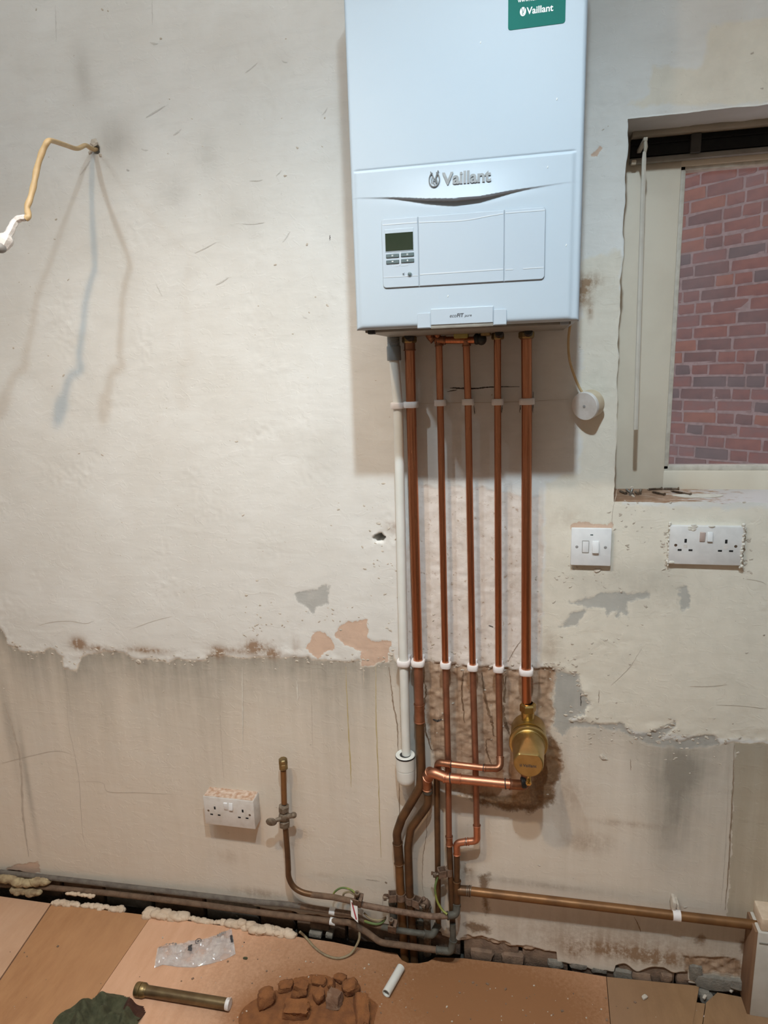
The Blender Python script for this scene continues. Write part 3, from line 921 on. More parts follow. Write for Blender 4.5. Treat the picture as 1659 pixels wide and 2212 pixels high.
M_crack = pm('hairline_crack', (0.26, 0.185, 0.125), (0.38, 0.29, 0.21), 80, 1.0)
M_drip = pm('yellow_drip', (0.50, 0.40, 0.20), (0.58, 0.49, 0.31), 30, 0.5)
M_pencil = pm('pencil_mark', (0.035, 0.03, 0.027), (0.12, 0.10, 0.085), 300, 0.9)
M_soft = pm('faint_line', (0.50, 0.43, 0.35), (0.57, 0.495, 0.41), 60, 1.0)
M_ridge = pm('paint_ridge', (0.70, 0.66, 0.58), (0.62, 0.57, 0.50), 90, 0.9)
M_wetline = pm('damp_crack', (0.16, 0.092, 0.05), (0.24, 0.145, 0.085), 60, 0.9)
M_smear = pm('grey_scuff', (0.56, 0.535, 0.49), (0.64, 0.615, 0.575), 60, 0.95)
i_ = 0
for pts, w_, m_, nm in [
    ([(142, 1440), (148, 1560), (160, 1620), (172, 1690), (178, 1790), (188, 1840)], 0.0016, M_soft, 'crack'),
    ([(0, 1650), (45, 1638), (120, 1622), (165, 1632)], 0.0014, M_soft, 'crack'),
    ([(165, 1688), (220, 1690), (235, 1710), (300, 1712), (395, 1716)], 0.0012, M_soft, 'crack'),
    ([(10, 1520), (30, 1580), (45, 1650), (50, 1760), (62, 1850)], 0.008, M_soft, 'stain_streak'),
    ([(475, 1480), (478, 1580), (485, 1690)], 0.0015, M_soft, 'crack'),
    ([(747, 1440), (752, 1560), (757, 1650), (759, 1700)], 0.0034, M_drip, 'drip'),
    ([(812, 1440), (813, 1560), (818, 1700), (823, 1852)], 0.0030, M_drip, 'drip'),
    ([(672, 1440), (674, 1540), (676, 1620)], 0.0016, M_soft, 'drip'),
    ([(785, 1440), (786, 1490)], 0.0030, M_soft, 'drip'),
    ([(840, 1440), (846, 1490), (850, 1525), (858, 1565), (860, 1630)], 0.0038, M_crack, 'crack'),
    ([(862, 1690), (863, 1760)], 0.0028, M_crack, 'crack'),
    ([(924, 1755), (921, 1790), (922, 1800), (915, 1840), (913, 1870), (912, 1905), (916, 1935)], 0.0018, M_crack, 'crack'),
    ([(972, 838), (982, 838), (1000, 839), (1030, 839), (1060, 836), (1122, 835)], 0.0035, M_pencil, 'pencil_line'),
    ([(966, 846), (988, 842)], 0.002, M_pencil, 'pencil_line'),
    ([(1024, 876), (1025, 895)], 0.0016, M_pencil, 'pencil_line'),
    ([(1085, 874), (1084, 892)], 0.0016, M_pencil, 'pencil_line'),
    ([(1124, 872), (1123, 892)], 0.0016, M_pencil, 'pencil_line'),
    ([(1152, 846), (1151, 892)], 0.0016, M_pencil, 'pencil_line'),
    ([(900, 872), (980, 870), (1120, 868), (1230, 862)], 0.0012, M_soft, 'pencil_line'),
    ([(1254, 1498), (1255, 1526)], 0.0026, M_pencil, 'pencil_line'),
    ([(1294, 1490), (1293, 1518)], 0.0014, M_crack, 'crack'),
    ([(1128, 1380), (1110, 1405), (1098, 1428)], 0.0016, M_crack, 'crack'),
    ([(1000, 1448), (998, 1500), (1003, 1560)], 0.0045, M_wetline, 'crack'),
    ([(1040, 1455), (1050, 1520), (1062, 1560), (1066, 1590)], 0.007, M_wetline, 'crack'),
    ([(1092, 1455), (1088, 1540), (1094, 1570), (1102, 1590)], 0.008, M_wetline, 'crack'),
    ([(1050, 1600), (1052, 1630), (1062, 1655)], 0.004, M_wetline, 'crack'),
    ([(908, 1460), (920, 1490), (915, 1530), (920, 1580), (932, 1620)], 0.005, M_wetline, 'crack'),
    ([(935, 1555), (945, 1558), (955, 1555)], 0.006, M_pencil, 'crack'),
    ([(1362, 1640), (1363, 1665)], 0.0018, M_crack, 'crack'),
    ([(1586, 1610), (1583, 1700), (1578, 1790), (1573, 1880), (1566, 1965)], 0.0034, M_crack, 'crack'),
    ([(1575, 1610), (1571, 1750), (1563, 1890), (1556, 1960)], 0.0012, M_soft, 'crack'),
    ([(1320, 1480), (1360, 1440), (1385, 1400)], 0.0012, M_soft, 'crack'),
    ([(1490, 1482), (1530, 1482), (1570, 1478)], 0.0018, M_soft, 'crack'),
    ([(1546, 1522), (1600, 1524), (1655, 1530)], 0.0014, M_soft, 'crack'),
    ([(1612, 1250), (1640, 1255), (1655, 1262)], 0.0012, M_soft, 'crack'),
    ([(80, 1352), (110, 1344), (150, 1341), (185, 1346), (205, 1340)], 0.0009, M_soft, 'crack'),
    ([(280, 1360), (320, 1345), (350, 1336), (375, 1330)], 0.0008, M_soft, 'crack'),
    ([(790, 1900), (820, 1903)], 0.004, M_soft, 'scuff'),
    ([(832, 1905), (836, 1908)], 0.006, M_crack, 'scuff'),
    ([(713, 508), (713, 520)], 0.0016, M_pencil, 'scuff'),
    ([(1335, 1050), (1322, 1110), (1325, 1140)], 0.0012, M_soft, 'crack'),
    ([(1370, 1980), (1380, 2000), (1384, 2012)], 0.003, M_crack, 'crack'),
    ([(1056, 1351), (1066, 1354)], 0.003, M_pencil, 'scuff'),
    ([(325, 93), (334, 95), (343, 95)], 0.0035, M_smear, 'scuff'),
    ([(531, 158), (543, 148), (556, 137)], 0.0022, M_smear, 'scuff'),
    ([(620, 135), (614, 134), (609, 131)], 0.0022, M_smear, 'scuff'),
    ([(306, 322), (313, 325), (320, 325)], 0.0035, M_smear, 'scuff'),
    ([(597, 380), (603, 375), (609, 368)], 0.0022, M_smear, 'scuff'),
    ([(423, 547), (445, 536), (467, 524)], 0.0022, M_smear, 'scuff'),
    ([(467, 616), (480, 609), (494, 600)], 0.0035, M_smear, 'scuff'),
    ([(526, 484), (549, 484), (572, 481)], 0.0022, M_smear, 'scuff'),
    ([(611, 524), (619, 514), (627, 501)], 0.0022, M_smear, 'scuff'),
    ([(357, 229), (336, 242), (316, 254)], 0.0035, M_smear, 'scuff'),
    ([(121, 13), (122, 53), (123, 91)], 0.0022, M_smear, 'scuff'),
    ([(707, 233), (702, 242), (696, 249)], 0.0022, M_smear, 'scuff'),
    ([(196, 348), (185, 365), (174, 380)], 0.0035, M_smear, 'scuff'),
    ([(655, 684), (659, 686), (664, 687)], 0.0022, M_smear, 'scuff'),
    ([(338, 613), (345, 628), (352, 641)], 0.0022, M_smear, 'scuff'),
    ([(274, 366), (277, 368), (280, 369)], 0.0035, M_smear, 'scuff'),
    ([(609, 417), (608, 420), (607, 420)], 0.0022, M_smear, 'scuff'),
    ([(329, 0), (330, 28), (330, 54)], 0.0022, M_smear, 'scuff'),
    ([(375, 293), (384, 287), (393, 279)], 0.0035, M_smear, 'scuff'),
    ([(568, 389), (554, 391), (540, 391)], 0.0022, M_smear, 'scuff'),
    ([(524, 1440), (525, 1530), (526, 1620)], 0.0030, M_ridge, 'paint_run'),
    ([(642, 1470), (644, 1515)], 0.004, M_ridge, 'paint_run'),
]:
    i_ += 1
    ribbon(nm, pts, w_, m_, lift=0.0006 if m_ is not M_ridge else 0.0016, jitter=0.0007 if w_ < 0.004 else 0.0012, seed=i_)

# crumbs of plaster clinging to the wall, thickest along the broken edge and the scraped band
mb = MB()
rr_ = random.Random(5)


def crumb(x, z, s, el=1.0):
    y = wy(x, z)
    n = rr_.randint(5, 7)
    a0 = rr_.uniform(0, 6.28)
    t = rr_.uniform(-0.8, 0.8)
    ring = []
    for k in range(n):
        a = a0 + 6.283 * k / n
        r = s * rr_.uniform(0.6, 1.2)
        dx, dz = r * math.cos(a) * el, r * math.sin(a)
        ring.append((x + dx * math.cos(t) - dz * math.sin(t), y - 0.0002, z + dx * math.sin(t) + dz * math.cos(t)))
    top = [(x + (p[0] - x) * 0.55, y - s * rr_.uniform(0.25, 0.5), z + (p[2] - z) * 0.55) for p in ring]
    f = [tuple(range(n, 2 * n))] + [(i, (i + 1) % n, n + (i + 1) % n, n + i) for i in range(n)]
    mb.add(ring + top, f)


for k in range(len(low_px) - 6):
    a, b = low_px[k + 1], low_px[k + 2]
    if a[0] < -50 or b[0] > 1660:
        continue
    m_ = int(2 + abs(b[0] - a[0]) / 14)
    for _ in range(m_):
        t = rr_.random()
        q = W(a[0] + (b[0] - a[0]) * t + rr_.uniform(-6, 6), a[1] + (b[1] - a[1]) * t + rr_.uniform(-14, 12))
        crumb(q.x, q.z, rr_.uniform(0.0012, 0.004), rr_.uniform(1, 2.2))
for _ in range(260):
    px, py = rr_.uniform(0, 1650), rr_.uniform(20, 1990)
    if 740 < px < 1280 and py < 715 or (px > 1325 and 220 < py < 1085):
        continue
    q = W(px, py)
    crumb(q.x, q.z, rr_.choice((0.0009, 0.0012, 0.0016, 0.0026)), rr_.uniform(1, 2.6))
for cxp, cyp, sx_, sy_, n_ in [(560, 1360, 20, 40, 40), (1250, 1250, 60, 30, 30), (1370, 1130, 40, 40, 30), (1470, 1600, 70, 10, 22), (1500, 1635, 60, 14, 8),
                               (1300, 1588, 50, 8, 30), (830, 1200, 25, 60, 30), (930, 1380, 20, 40, 22), (1215, 1450, 25, 14, 18), (730, 1330, 60, 20, 20),
                               (1260, 1400, 60, 30, 16), (1440, 1180, 8, 45, 26), (1610, 1200, 8, 40, 22), (960, 1530, 25, 60, 8), (1050, 1530, 25, 60, 6)]:
    for _ in range(n_):
        q = W(rr_.gauss(cxp, sx_), rr_.gauss(cyp, sy_))
        crumb(q.x, q.z, rr_.uniform(0.001, 0.003), rr_.uniform(1, 2.4))
pc = mb.build('plaster_crumbs', M_plasterlump, wall_back, angle=25)
tag(pc, kind='stuff')
for (px, py, s, e) in [(1303, 1637, 0.007, 1.9), (300, 1428, 0.0075, 1.5), (205, 310, 0.010, 1.1), (196, 330, 0.006, 1.0), (1290, 1232, 0.006, 2.2), (218, 336, 0.005, 1.2), (1500, 1140, 0.006, 1.4)]:
    mb = MB()
    q = W(px, py)
    crumb(q.x, q.z, s, e)
    mb.build('plaster_flake', M_plasterlump, wall_back, angle=25)

# ------------------------------------------------------------------ bricks and mortar laid bare along the foot of the wall
core = MB()
core.box((ROOM_X0, 0.045, -0.14), (ROOM_X1, 0.06, 0.10))
core.build('wall_core', M_cementg, wall_back)
x = -1.36
k = 0
while x < 0.90:
    wdt = rr_.uniform(0.10, 0.20)
    y0 = 0.008 + rr_.uniform(-0.003, 0.005) if x < 0.1 else 0.004
    if 0.60 < x < 0.70:
        x += wdt
        continue
    mb = MB()
    mb.box((x, y0, -0.030 + rr_.uniform(-0.004, 0.004)), (x + wdt - 0.010, 0.046, 0.040 + rr_.uniform(-0.004, 0.006)), 0.004, 2,
           rot=(0, rr_.uniform(-0.02, 0.02), 0))
    mb.build('brick', M_brick_in if (rr_.random() < 0.75 or x > 0.1) else M_cementg, wall_back)
    x += wdt

# ------------------------------------------------------------------ floor of plywood sheets


def ply_material(name, c1, c2, c3, dust):
    m, nt, b = new_mat(name)
    L = nt.links
    tc = nd(nt, 'ShaderNodeTexCoord')
    mp = nd(nt, 'ShaderNodeMapping')
    mp.inputs['Scale'].default_value = (1.0, 0.28, 1)
    L.new(tc.outputs['Object'], mp.inputs['Vector'])
    n1 = nd(nt, 'ShaderNodeTexNoise', i_Scale=34.0, i_Detail=8.0, i_Roughness=0.65)
    L.new(mp.outputs[0], n1.inputs['Vector'])
    n2 = nd(nt, 'ShaderNodeTexNoise', i_Scale=3.2, i_Detail=4.0)
    L.new(mp.outputs[0], n2.inputs['Vector'])
    n3 = nd(nt, 'ShaderNodeTexNoise', i_Scale=110.0, i_Detail=4.0, i_Roughness=0.7)
    L.new(tc.outputs['Object'], n3.inputs['Vector'])
    rp = nd(nt, 'ShaderNodeValToRGB')
    rp.color_ramp.elements[0].position = 0.36
    rp.color_ramp.elements[1].position = 0.66
    rp.color_ramp.elements[0].color = c4(c1)
    rp.color_ramp.elements[1].color = c4(c2)
    L.new(n1.outputs['Fac'], rp.inputs['Fac'])
    mx = nd(nt, 'ShaderNodeMix', data_type='RGBA')
    mr = nd(nt, 'ShaderNodeMapRange')
    mr.inputs['From Min'].default_value = 0.42
    mr.inputs['From Max'].default_value = 0.68
    mr.inputs['To Max'].default_value = 0.75
    L.new(n2.outputs['Fac'], mr.inputs['Value'])
    L.new(mr.outputs[0], mx.inputs[0])
    L.new(rp.outputs[0], mx.inputs[6])
    mx.inputs[7].default_value = c4(c3)
    # brick dust trodden over the boards, heaviest where the wall was drilled
    last = mx.outputs[2]
    for (cxw, cyw, rx, ry, amt, dc) in dust:
        vm = nd(nt, 'ShaderNodeVectorMath', operation='SUBTRACT')
        L.new(tc.outputs['Object'], vm.inputs[0])
        vm.inputs[1].default_value = (cxw, cyw, 0)
        vs_ = nd(nt, 'ShaderNodeVectorMath', operation='MULTIPLY')
        L.new(vm.outputs[0], vs_.inputs[0])
        vs_.inputs[1].default_value = (1 / rx, 1 / ry, 0)
        ln = nd(nt, 'ShaderNodeVectorMath', operation='LENGTH')
        L.new(vs_.outputs[0], ln.inputs[0])
        ad = nd(nt, 'ShaderNodeMath', operation='MULTIPLY_ADD')
        L.new(n3.outputs['Fac'], ad.inputs[0])
        ad.inputs[1].default_value = -0.55
        L.new(ln.outputs['Value'], ad.inputs[2])
        f = nd(nt, 'ShaderNodeMapRange')
        f.inputs['From Min'].default_value = 0.95
        f.inputs['From Max'].default_value = 0.05
        f.inputs['To Min'].default_value = 0.0
        f.inputs['To Max'].default_value = amt
        L.new(ad.outputs[0], f.inputs['Value'])
        m2 = nd(nt, 'ShaderNodeMix', data_type='RGBA')
        L.new(f.outputs[0], m2.inputs[0])
        L.new(last, m2.inputs[6])
        m2.inputs[7].default_value = c4(dc)
        last = m2.outputs[2]
    L.new(last, b.inputs['Base Color'])
    b.inputs['Roughness'].default_value = 0.72
    b.inputs['Specular IOR Level'].default_value = 0.25
    bp = nd(nt, 'ShaderNodeBump')
    bp.inputs['Strength'].default_value = 0.35
    bp.inputs['Distance'].default_value = 0.0012
    sm = nd(nt, 'ShaderNodeMath', operation='ADD')
    L.new(n1.outputs['Fac'], sm.inputs[0])
    L.new(n3.outputs['Fac'], sm.inputs[1])
    L.new(sm.outputs[0], bp.inputs['Height'])
    L.new(bp.outputs[0], b.inputs['Normal'])
    return m


DUST = (0.30, 0.125, 0.048)
DUSTP = (0.36, 0.215, 0.13)
g1 = G(690, 2170)
g2 = G(850, 2075)
dust_c = [(g1.x, g1.y - 0.02, 0.34, 0.22, 0.75, DUSTP), (g1.x + 0.42, g1.y + 0.08, 0.62, 0.30, 1.0, (0.275, 0.128, 0.056)), (g1.x, g1.y - 0.03, 0.20, 0.13, 1.0, DUST), (g1.x - 0.13, g1.y - 0.06, 0.10, 0.07, 0.9, DUST)]
M_plyA = ply_material('pale_plywood', (0.58, 0.35, 0.22), (0.50, 0.29, 0.175), (0.62, 0.40, 0.27), [])
M_plyB = ply_material('golden_plywood', (0.47, 0.245, 0.115), (0.38, 0.185, 0.085), (0.52, 0.28, 0.145), [])
M_plyC = ply_material('pinkish_plywood', (0.73, 0.43, 0.275), (0.64, 0.355, 0.215), (0.68, 0.40, 0.25), dust_c)
M_plyD = ply_material('tan_plywood', (0.33, 0.19, 0.095), (0.265, 0.15, 0.075), (0.29, 0.17, 0.10), [])
floor = struct_empty('floor')


def sheet(poly, mat, top=0.0, th=0.018):
    mb = MB()
    mb.prism(poly, (0, 0, 0), (1, 0, 0), (0, 1, 0), (0, 0, 1), top - th, top)
    o = mb.build('plywood_sheet', mat, floor, smooth=False)
    return o


def gp(px, py):
    q = G(px, py)
    return (q.x, q.y)


YF = ROOM_Y0
a0, a1 = gp(112, 1952), gp(4, 2112)
b0, b1 = gp(327, 1978), gp(208, 2152)
c0, c1 = gp(1310, 2110), gp(1318, 2205)
d0, d1 = gp(1509, 2122), gp(1496, 2205)


def ext(p, q, y):
    t = (y - p[1]) / (q[1] - p[1])
    return (p[0] + (q[0] - p[0]) * t, y)


aM, bM, cM, dM = ext(a0, a1, -0.50), ext(b0, b1, -0.50), ext(c0, c1, -0.30), ext(d0, d1, -0.26)
gap = 0.0008
sheet([(ROOM_X0, YF), (aM[0] - gap * 4.5, YF), (aM[0] - gap * 4.5, aM[1]), (a0[0] - gap * 4.5, a0[1]), (ROOM_X0, a0[1] - 0.01)], M_plyA)
sheet([(aM[0] + gap, YF), (bM[0] - gap, YF), (bM[0] - gap, bM[1]), (b0[0] - gap * 0.6, b0[1]), (a0[0] + gap, a0[1]), (aM[0] + gap, aM[1])], M_plyB)
# the big sheet, notched round the pipes
e1, e2, e3 = gp(632, 2022), gp(720, 2035), gp(770, 2046)
notch = [gp(862, 2066), gp(868, 2074), gp(880, 2080), gp(905, 2081), gp(925, 2077), gp(940, 2068)]
sheet([(bM[0] + gap, YF), (cM[0] - gap, YF), (cM[0] - gap, cM[1]), (c0[0] - gap, c0[1]), gp(1200, 2092), gp(1100, 2082), gp(1000, 2070)] + notch[::-1] +
      [gp(858, 2060), e3, e2, e1, (b0[0] + gap, b0[1]), (bM[0] + gap, bM[1])], M_plyC)
sheet([(cM[0] + gap, YF), (dM[0] - gap, YF), (dM[0] - gap, dM[1]), (d0[0] - gap, min(d0[1], -0.004)), (c0[0] + gap, c0[1]), (cM[0] + gap, cM[1])], M_plyD)
def dx_(y, o):
    return (ext(d0, d1, y)[0] + o, y)


sheet([(dM[0] + gap, YF), (dM[0] + 0.022, YF), (dM[0] + 0.022, dM[1]), dx_(-0.050, 0.022), dx_(-0.050, gap), (dM[0] + gap, dM[1])], M_plyD, top=-0.002)
f0 = gp(1541, 2142)
sheet([(dM[0] + 0.0235, YF), (ROOM_X1, YF), (ROOM_X1, -0.03), (0.86, -0.016), (f0[0] + 0.01, -0.012), dx_(-0.046, 0.0235), (dM[0] + 0.0235, dM[1])], M_plyD, top=-0.003)
mb = MB()
mb.box((ROOM_X0, YF, -0.16), (ROOM_X1, 0.05, -0.15))
mb.build('subfloor', M_pit, floor)

# ------------------------------------------------------------------ the rest of the room shell
mb = MB().box((ROOM_X0, YF, ROOM_Z1), (ROOM_X1, 0.2, ROOM_Z1 + 0.05))
tag(mb.build('ceiling', M_ceiling), kind='structure')
mb = MB().box((ROOM_X0 - 0.1, YF, -0.16), (ROOM_X0, 0.2, ROOM_Z1))
tag(mb.build('wall_left', M_wallplain), kind='structure')
mb = MB().box((ROOM_X1, YF, -0.16), (ROOM_X1 + 0.1, 0.2, ROOM_Z1))
tag(mb.build('wall_right', M_wallplain), kind='structure')
mb = MB().box((ROOM_X0, YF - 0.1, -0.16), (ROOM_X1, YF, ROOM_Z1))
tag(mb.build('wall_front', M_wallplain), kind='structure')

# ------------------------------------------------------------------ window, sill, neighbouring wall
win = struct_empty('window_1', (XJ, 0.10, ZS))
GY = 0.145
gxl = W(1460, 690, GY).x
ggb, ggt = W(1550, 1003, GY).z, W(1560, 366, GY).z
mb = MB().box((XJ - 0.03, 0.125, ZS - 0.01), (gxl - 0.010, 0.170, ZL + 0.03), 0.003)
mb.build('frame_stile', M_frame, win)
mb = MB().box((gxl - 0.012, 0.125, ZS - 0.01), (1.50, 0.170, ggb - 0.012), 0.003)
mb.build('frame_rail', M_frame, win)
mb = MB().box((gxl - 0.012, 0.125, ggt + 0.008), (1.50, 0.170, ZL + 0.03), 0.003)
mb.build('frame_rail', M_frame, win)
mb = MB().box((1.49, 0.125, ZS - 0.01), (XR2 + 0.03, 0.170, ZL + 0.03), 0.003)
mb.build('frame_stile', M_frame, win)
mb = MB().box((gxl - 0.0125, 0.1300, ggb - 0.01), (gxl, 0.155, ggt + 0.01), 0.002)
mb.build('glazing_bead', M_bead, win)
mb = MB().box((gxl - 0.012, 0.1300, ggb - 0.0125), (1.50, 0.155, ggb), 0.002)
mb.build('glazing_bead', M_bead, win)
mb = MB().box((gxl - 0.012, 0.1300, ggt), (1.50, 0.155, ggt + 0.010), 0.002)
mb.build('glazing_bead', M_bead, win)
m_, nt_, b_ = new_mat('hazy_glass')
nt_.nodes.remove(b_)
out_ = [n for n in nt_.nodes if n.type == 'OUTPUT_MATERIAL'][0]
tr_ = nd(nt_, 'ShaderNodeBsdfTransparent')
tr_.inputs[0].default_value = (0.93, 0.94, 0.95, 1)
gl_ = nd(nt_, 'ShaderNodeBsdfGlossy')
gl_.inputs['Roughness'].default_value = 0.12
gl_.inputs['Color'].default_value = (0.9, 0.9, 0.95, 1)
df_ = nd(nt_, 'ShaderNodeBsdfDiffuse')
df_.inputs['Color'].default_value = (0.50, 0.43, 0.45, 1)
tcg = nd(nt_, 'ShaderNodeTexCoord')
nzg = nd(nt_, 'ShaderNodeTexNoise', i_Scale=5.0, i_Detail=3.0)
nt_.links.new(tcg.outputs['Object'], nzg.inputs['Vector'])
mrg = nd(nt_, 'ShaderNodeMapRange')
mrg.inputs['From Min'].default_value = 0.3
mrg.inputs['From Max'].default_value = 0.7
mrg.inputs['To Min'].default_value = 0.05
mrg.inputs['To Max'].default_value = 0.16
nt_.links.new(nzg.outputs['Fac'], mrg.inputs['Value'])
mxa = nd(nt_, 'ShaderNodeMixShader')
mxb = nd(nt_, 'ShaderNodeMixShader')
mxa.inputs[0].default_value = 0.05
nt_.links.new(tr_.outputs[0], mxa.inputs[1])
nt_.links.new(gl_.outputs[0], mxa.inputs[2])
nt_.links.new(mrg.outputs[0], mxb.inputs[0])
nt_.links.new(mxa.outputs[0], mxb.inputs[1])
nt_.links.new(df_.outputs[0], mxb.inputs[2])
nt_.links.new(mxb.outputs[0], out_.inputs['Surface'])
M_glass = m_
mb = MB().box((gxl - 0.006, GY, ggb - 0.006), (1.495, GY + 0.004, ggt + 0.006))
mb.build('pane', M_glass, win)

# sill board: bare wood, scraps of white paint and a splash of plaster
ms, nts, bs = new_mat('stripped_sill')
tcs = nd(nts, 'ShaderNodeTexCoord')
mps = nd(nts, 'ShaderNodeMapping')
mps.inputs['Scale'].default_value = (1, 2.5, 1)
nts.links.new(tcs.outputs['Object'], mps.inputs['Vector'])
n1s = nd(nts, 'ShaderNodeTexNoise', i_Scale=34.0, i_Detail=6.0, i_Roughness=0.65)
nts.links.new(mps.outputs[0], n1s.inputs['Vector'])
sx = nd(nts, 'ShaderNodeSeparateXYZ')
nts.links.new(tcs.outputs['Object'], sx.inputs[0])
gr_ = nd(nts, 'ShaderNodeMapRange')
gr_.inputs['From Min'].default_value = 0.56
gr_.inputs['From Max'].default_value = 0.80
gr_.inputs['To Min'].default_value = -0.16
gr_.inputs['To Max'].default_value = 0.22
nts.links.new(sx.outputs['X'], gr_.inputs['Value'])
ads = nd(nts, 'ShaderNodeMath', operation='ADD')
nts.links.new(n1s.outputs['Fac'], ads.inputs[0])
nts.links.new(gr_.outputs[0], ads.inputs[1])
rps = nd(nts, 'ShaderNodeValToRGB')
rps.color_ramp.elements[0].position = 0.34
rps.color_ramp.elements[1].position = 0.60
rps.color_ramp.elements[0].color = (0.27, 0.15, 0.085, 1)
rps.color_ramp.elements[1].color = (0.60, 0.545, 0.52, 1)
e_ = rps.color_ramp.elements.new(0.50)
e_.color = (0.42, 0.285, 0.20, 1)
nts.links.new(ads.outputs[0], rps.inputs['Fac'])
nts.links.new(rps.outputs[0], bs.inputs['Base Color'])
bs.inputs['Roughness'].default_value = 0.75
ZSB = W(1450, 1056, 0.125).z


def sill_z(y):
    return ZS + (ZSB - ZS) * max(0.0, min(1.0, y / 0.125)) - 0.0005


mb = MB()
mb.prism([(0.004, ZS - 0.045), (0.20, ZS - 0.045), (0.20, ZSB), (0.125, ZSB - 0.0005), (0.0, ZS - 0.0005), (0.0, ZS - 0.01)], (XJ - 0.004, 0, 0), (0, 1, 0), (0, 0, 1), (1, 0, 0), 0.0, XR2 - XJ + 0.01)
mb.build('window_sill', ms, win, smooth=False)
mb = MB()
q = W(1508, 1066, 0.060)
blobp = [(0.050 * math.cos(a) * (1 + .15 * math.sin(3 * a)), 0.018 * math.sin(a) * (1 + .2 * math.sin(2 * a + 1))) for a in [k * 6.283 / 22 for k in range(22)]]
nsl = Vector((0, 0.125, ZSB - ZS)).normalized()
mb.prism(blobp, (q.x, 0.060, sill_z(0.060) + 0.0004), (1, 0, 0), nsl, Vector((1, 0, 0)).cross(nsl), -0.0002, 0.0012)
mb.build('plaster_splash', M_ridge, win)

# blind left in the head of the window
M_dullstrip = pm('dull_strip', (0.42, 0.37, 0.29), (0.36, 0.32, 0.25), 20, 0.6)
M_darkbr = pm('dark_bracket', (0.055, 0.05, 0.042), (0.04, 0.036, 0.03), 60, 0.6)
bl = thing('blind_headrail', 'black metal blind track with pale strips fixed under the window head', 'blind', (XJ + 0.02, 0.09, 1.95))
by0, by1 = 0.100, 0.120
zt = W(1400, 296, 0.100).z
zb = W(1400, 337, 0.100).z
x0 = W(1366, 320, 0.083).x
ztop = W(1400, 284, 0.083).z
mb = MB().box((x0, by0 + 0.004, zb + 0.001), (1.58, by1, zt - 0.001), 0.001)
mb.build('track', M_black, bl)
mb = MB().box((x0 + 0.001, by0, zb + (zt - zb) * 0.62), (1.58, by0 + 0.003, zb + (zt - zb) * 0.70), 0.0006)
mb.build('track_lip', M_black, bl)
mb = MB().box((x0 - 0.001, 0.083, zt - 0.001), (1.58, by1 + 0.004, ztop + 0.004), 0.002)
mb.build('top_strip', M_dullstrip, bl)
mb = MB().box((x0 - 0.001, by0 + 0.006, zb - 0.011), (1.58, by0 + 0.022, zb), 0.003)
mb.build('bottom_strip', M_greyal, bl)
xb = W(1507, 315, 0.081).x
mb = MB().box((xb - 0.010, by0 - 0.004, zb - 0.002), (xb + 0.010, by0 + 0.006, zt - 0.002), 0.002)
mb.build('bracket', M_darkbr, bl)
mb = MB().box((x0 + 0.002, by0 + 0.002, zb - 0.013), (x0 + 0.012, by0 + 0.012, zb - 0.004), 0.002)
mb.build('end_clip', M_frame, bl)
wt, wb_ = W(1394, 302, 0.022), W(1373, 928, 0.022)
mb = MB()
mb.box((wt.x - 0.004, 0.018, wt.z - 0.003), (wt.x + 0.004, 0.102, wt.z + 0.004), 0.001)
mb.tube([wt + Vector((0, 0, 0.0)), W(1395, 318, 0.022), W(1393, 330, 0.022)], [0.0035, 0.004, 0.003], 10)
mb.build('wand_hook', M_dullstrip, bl)
mb = MB()
mb.tube([W(1392, 328, 0.022), W(1391, 345, 0.022), wb_], [0.0035, 0.0046, 0.0048], 6)
mb.build('wand', M_wand, bl, angle=20)

# neighbouring brick wall seen through the pane
BP = CAM + ray(1550, 800) * 4.18
BU = Vector((0.755, -0.656, 0)).normalized()
BN = Vector((-BU.y, BU.x, 0))
if BN.y > 0:
    BN = -BN
outw = struct_empty('wall_outside', BP)
bcols = [((0.31, 0.13, 0.10), (0.23, 0.095, 0.08)), ((0.27, 0.12, 0.10), (0.20, 0.095, 0.085)), ((0.21, 0.11, 0.10), (0.15, 0.085, 0.08)),
         ((0.36, 0.15, 0.10), (0.29, 0.12, 0.08)), ((0.17, 0.125, 0.125), (0.13, 0.10, 0.10)), ((0.24, 0.13, 0.12), (0.29, 0.12, 0.10))]
BM = [pm('outdoor_brick_%d' % i, a, b, 16, 0.95, bump=1.0, bscale=90) for i, (a, b) in enumerate(bcols)]
M_omort = pm('outdoor_mortar', (0.40, 0.32, 0.31), (0.30, 0.225, 0.215), 30, 1.0, bump=0.8)


def brick_mesh(L, seed):
    r = random.Random(seed)
    mb = MB()
    mb.box((-L / 2, -0.05, -0.0325), (L / 2, 0.0, 0.0325), 0.007, 2)
    me_ = bpy.data.meshes.new('brick')
    me_.from_pydata([(v[0] + r.uniform(-.004, .004), v[1] + (r.uniform(-.003, .002) if v[1] > -0.01 else 0), v[2] + r.uniform(-.0035, .0035)) for v in mb.v], [], mb.f)
    me_.materials.append(BM[0])
    return me_


bmesh_s = [brick_mesh(0.213, s) for s in range(4)]
bmesh_h = [brick_mesh(0.101, s + 9) for s in range(3)]
MATB = Matrix((-BU, BN, Vector((0, 0, 1)))).transposed()
rb = random.Random(12)
mb = MB()
bx = [(-0.85, -0.95), (0.85, -0.95), (0.85, 1.55), (-0.85, 1.55)]
mb.prism(bx, BP, BU, Vector((0, 0, 1)), BN, -0.06, -0.0010)
mb.build('mortar', M_omort, outw)
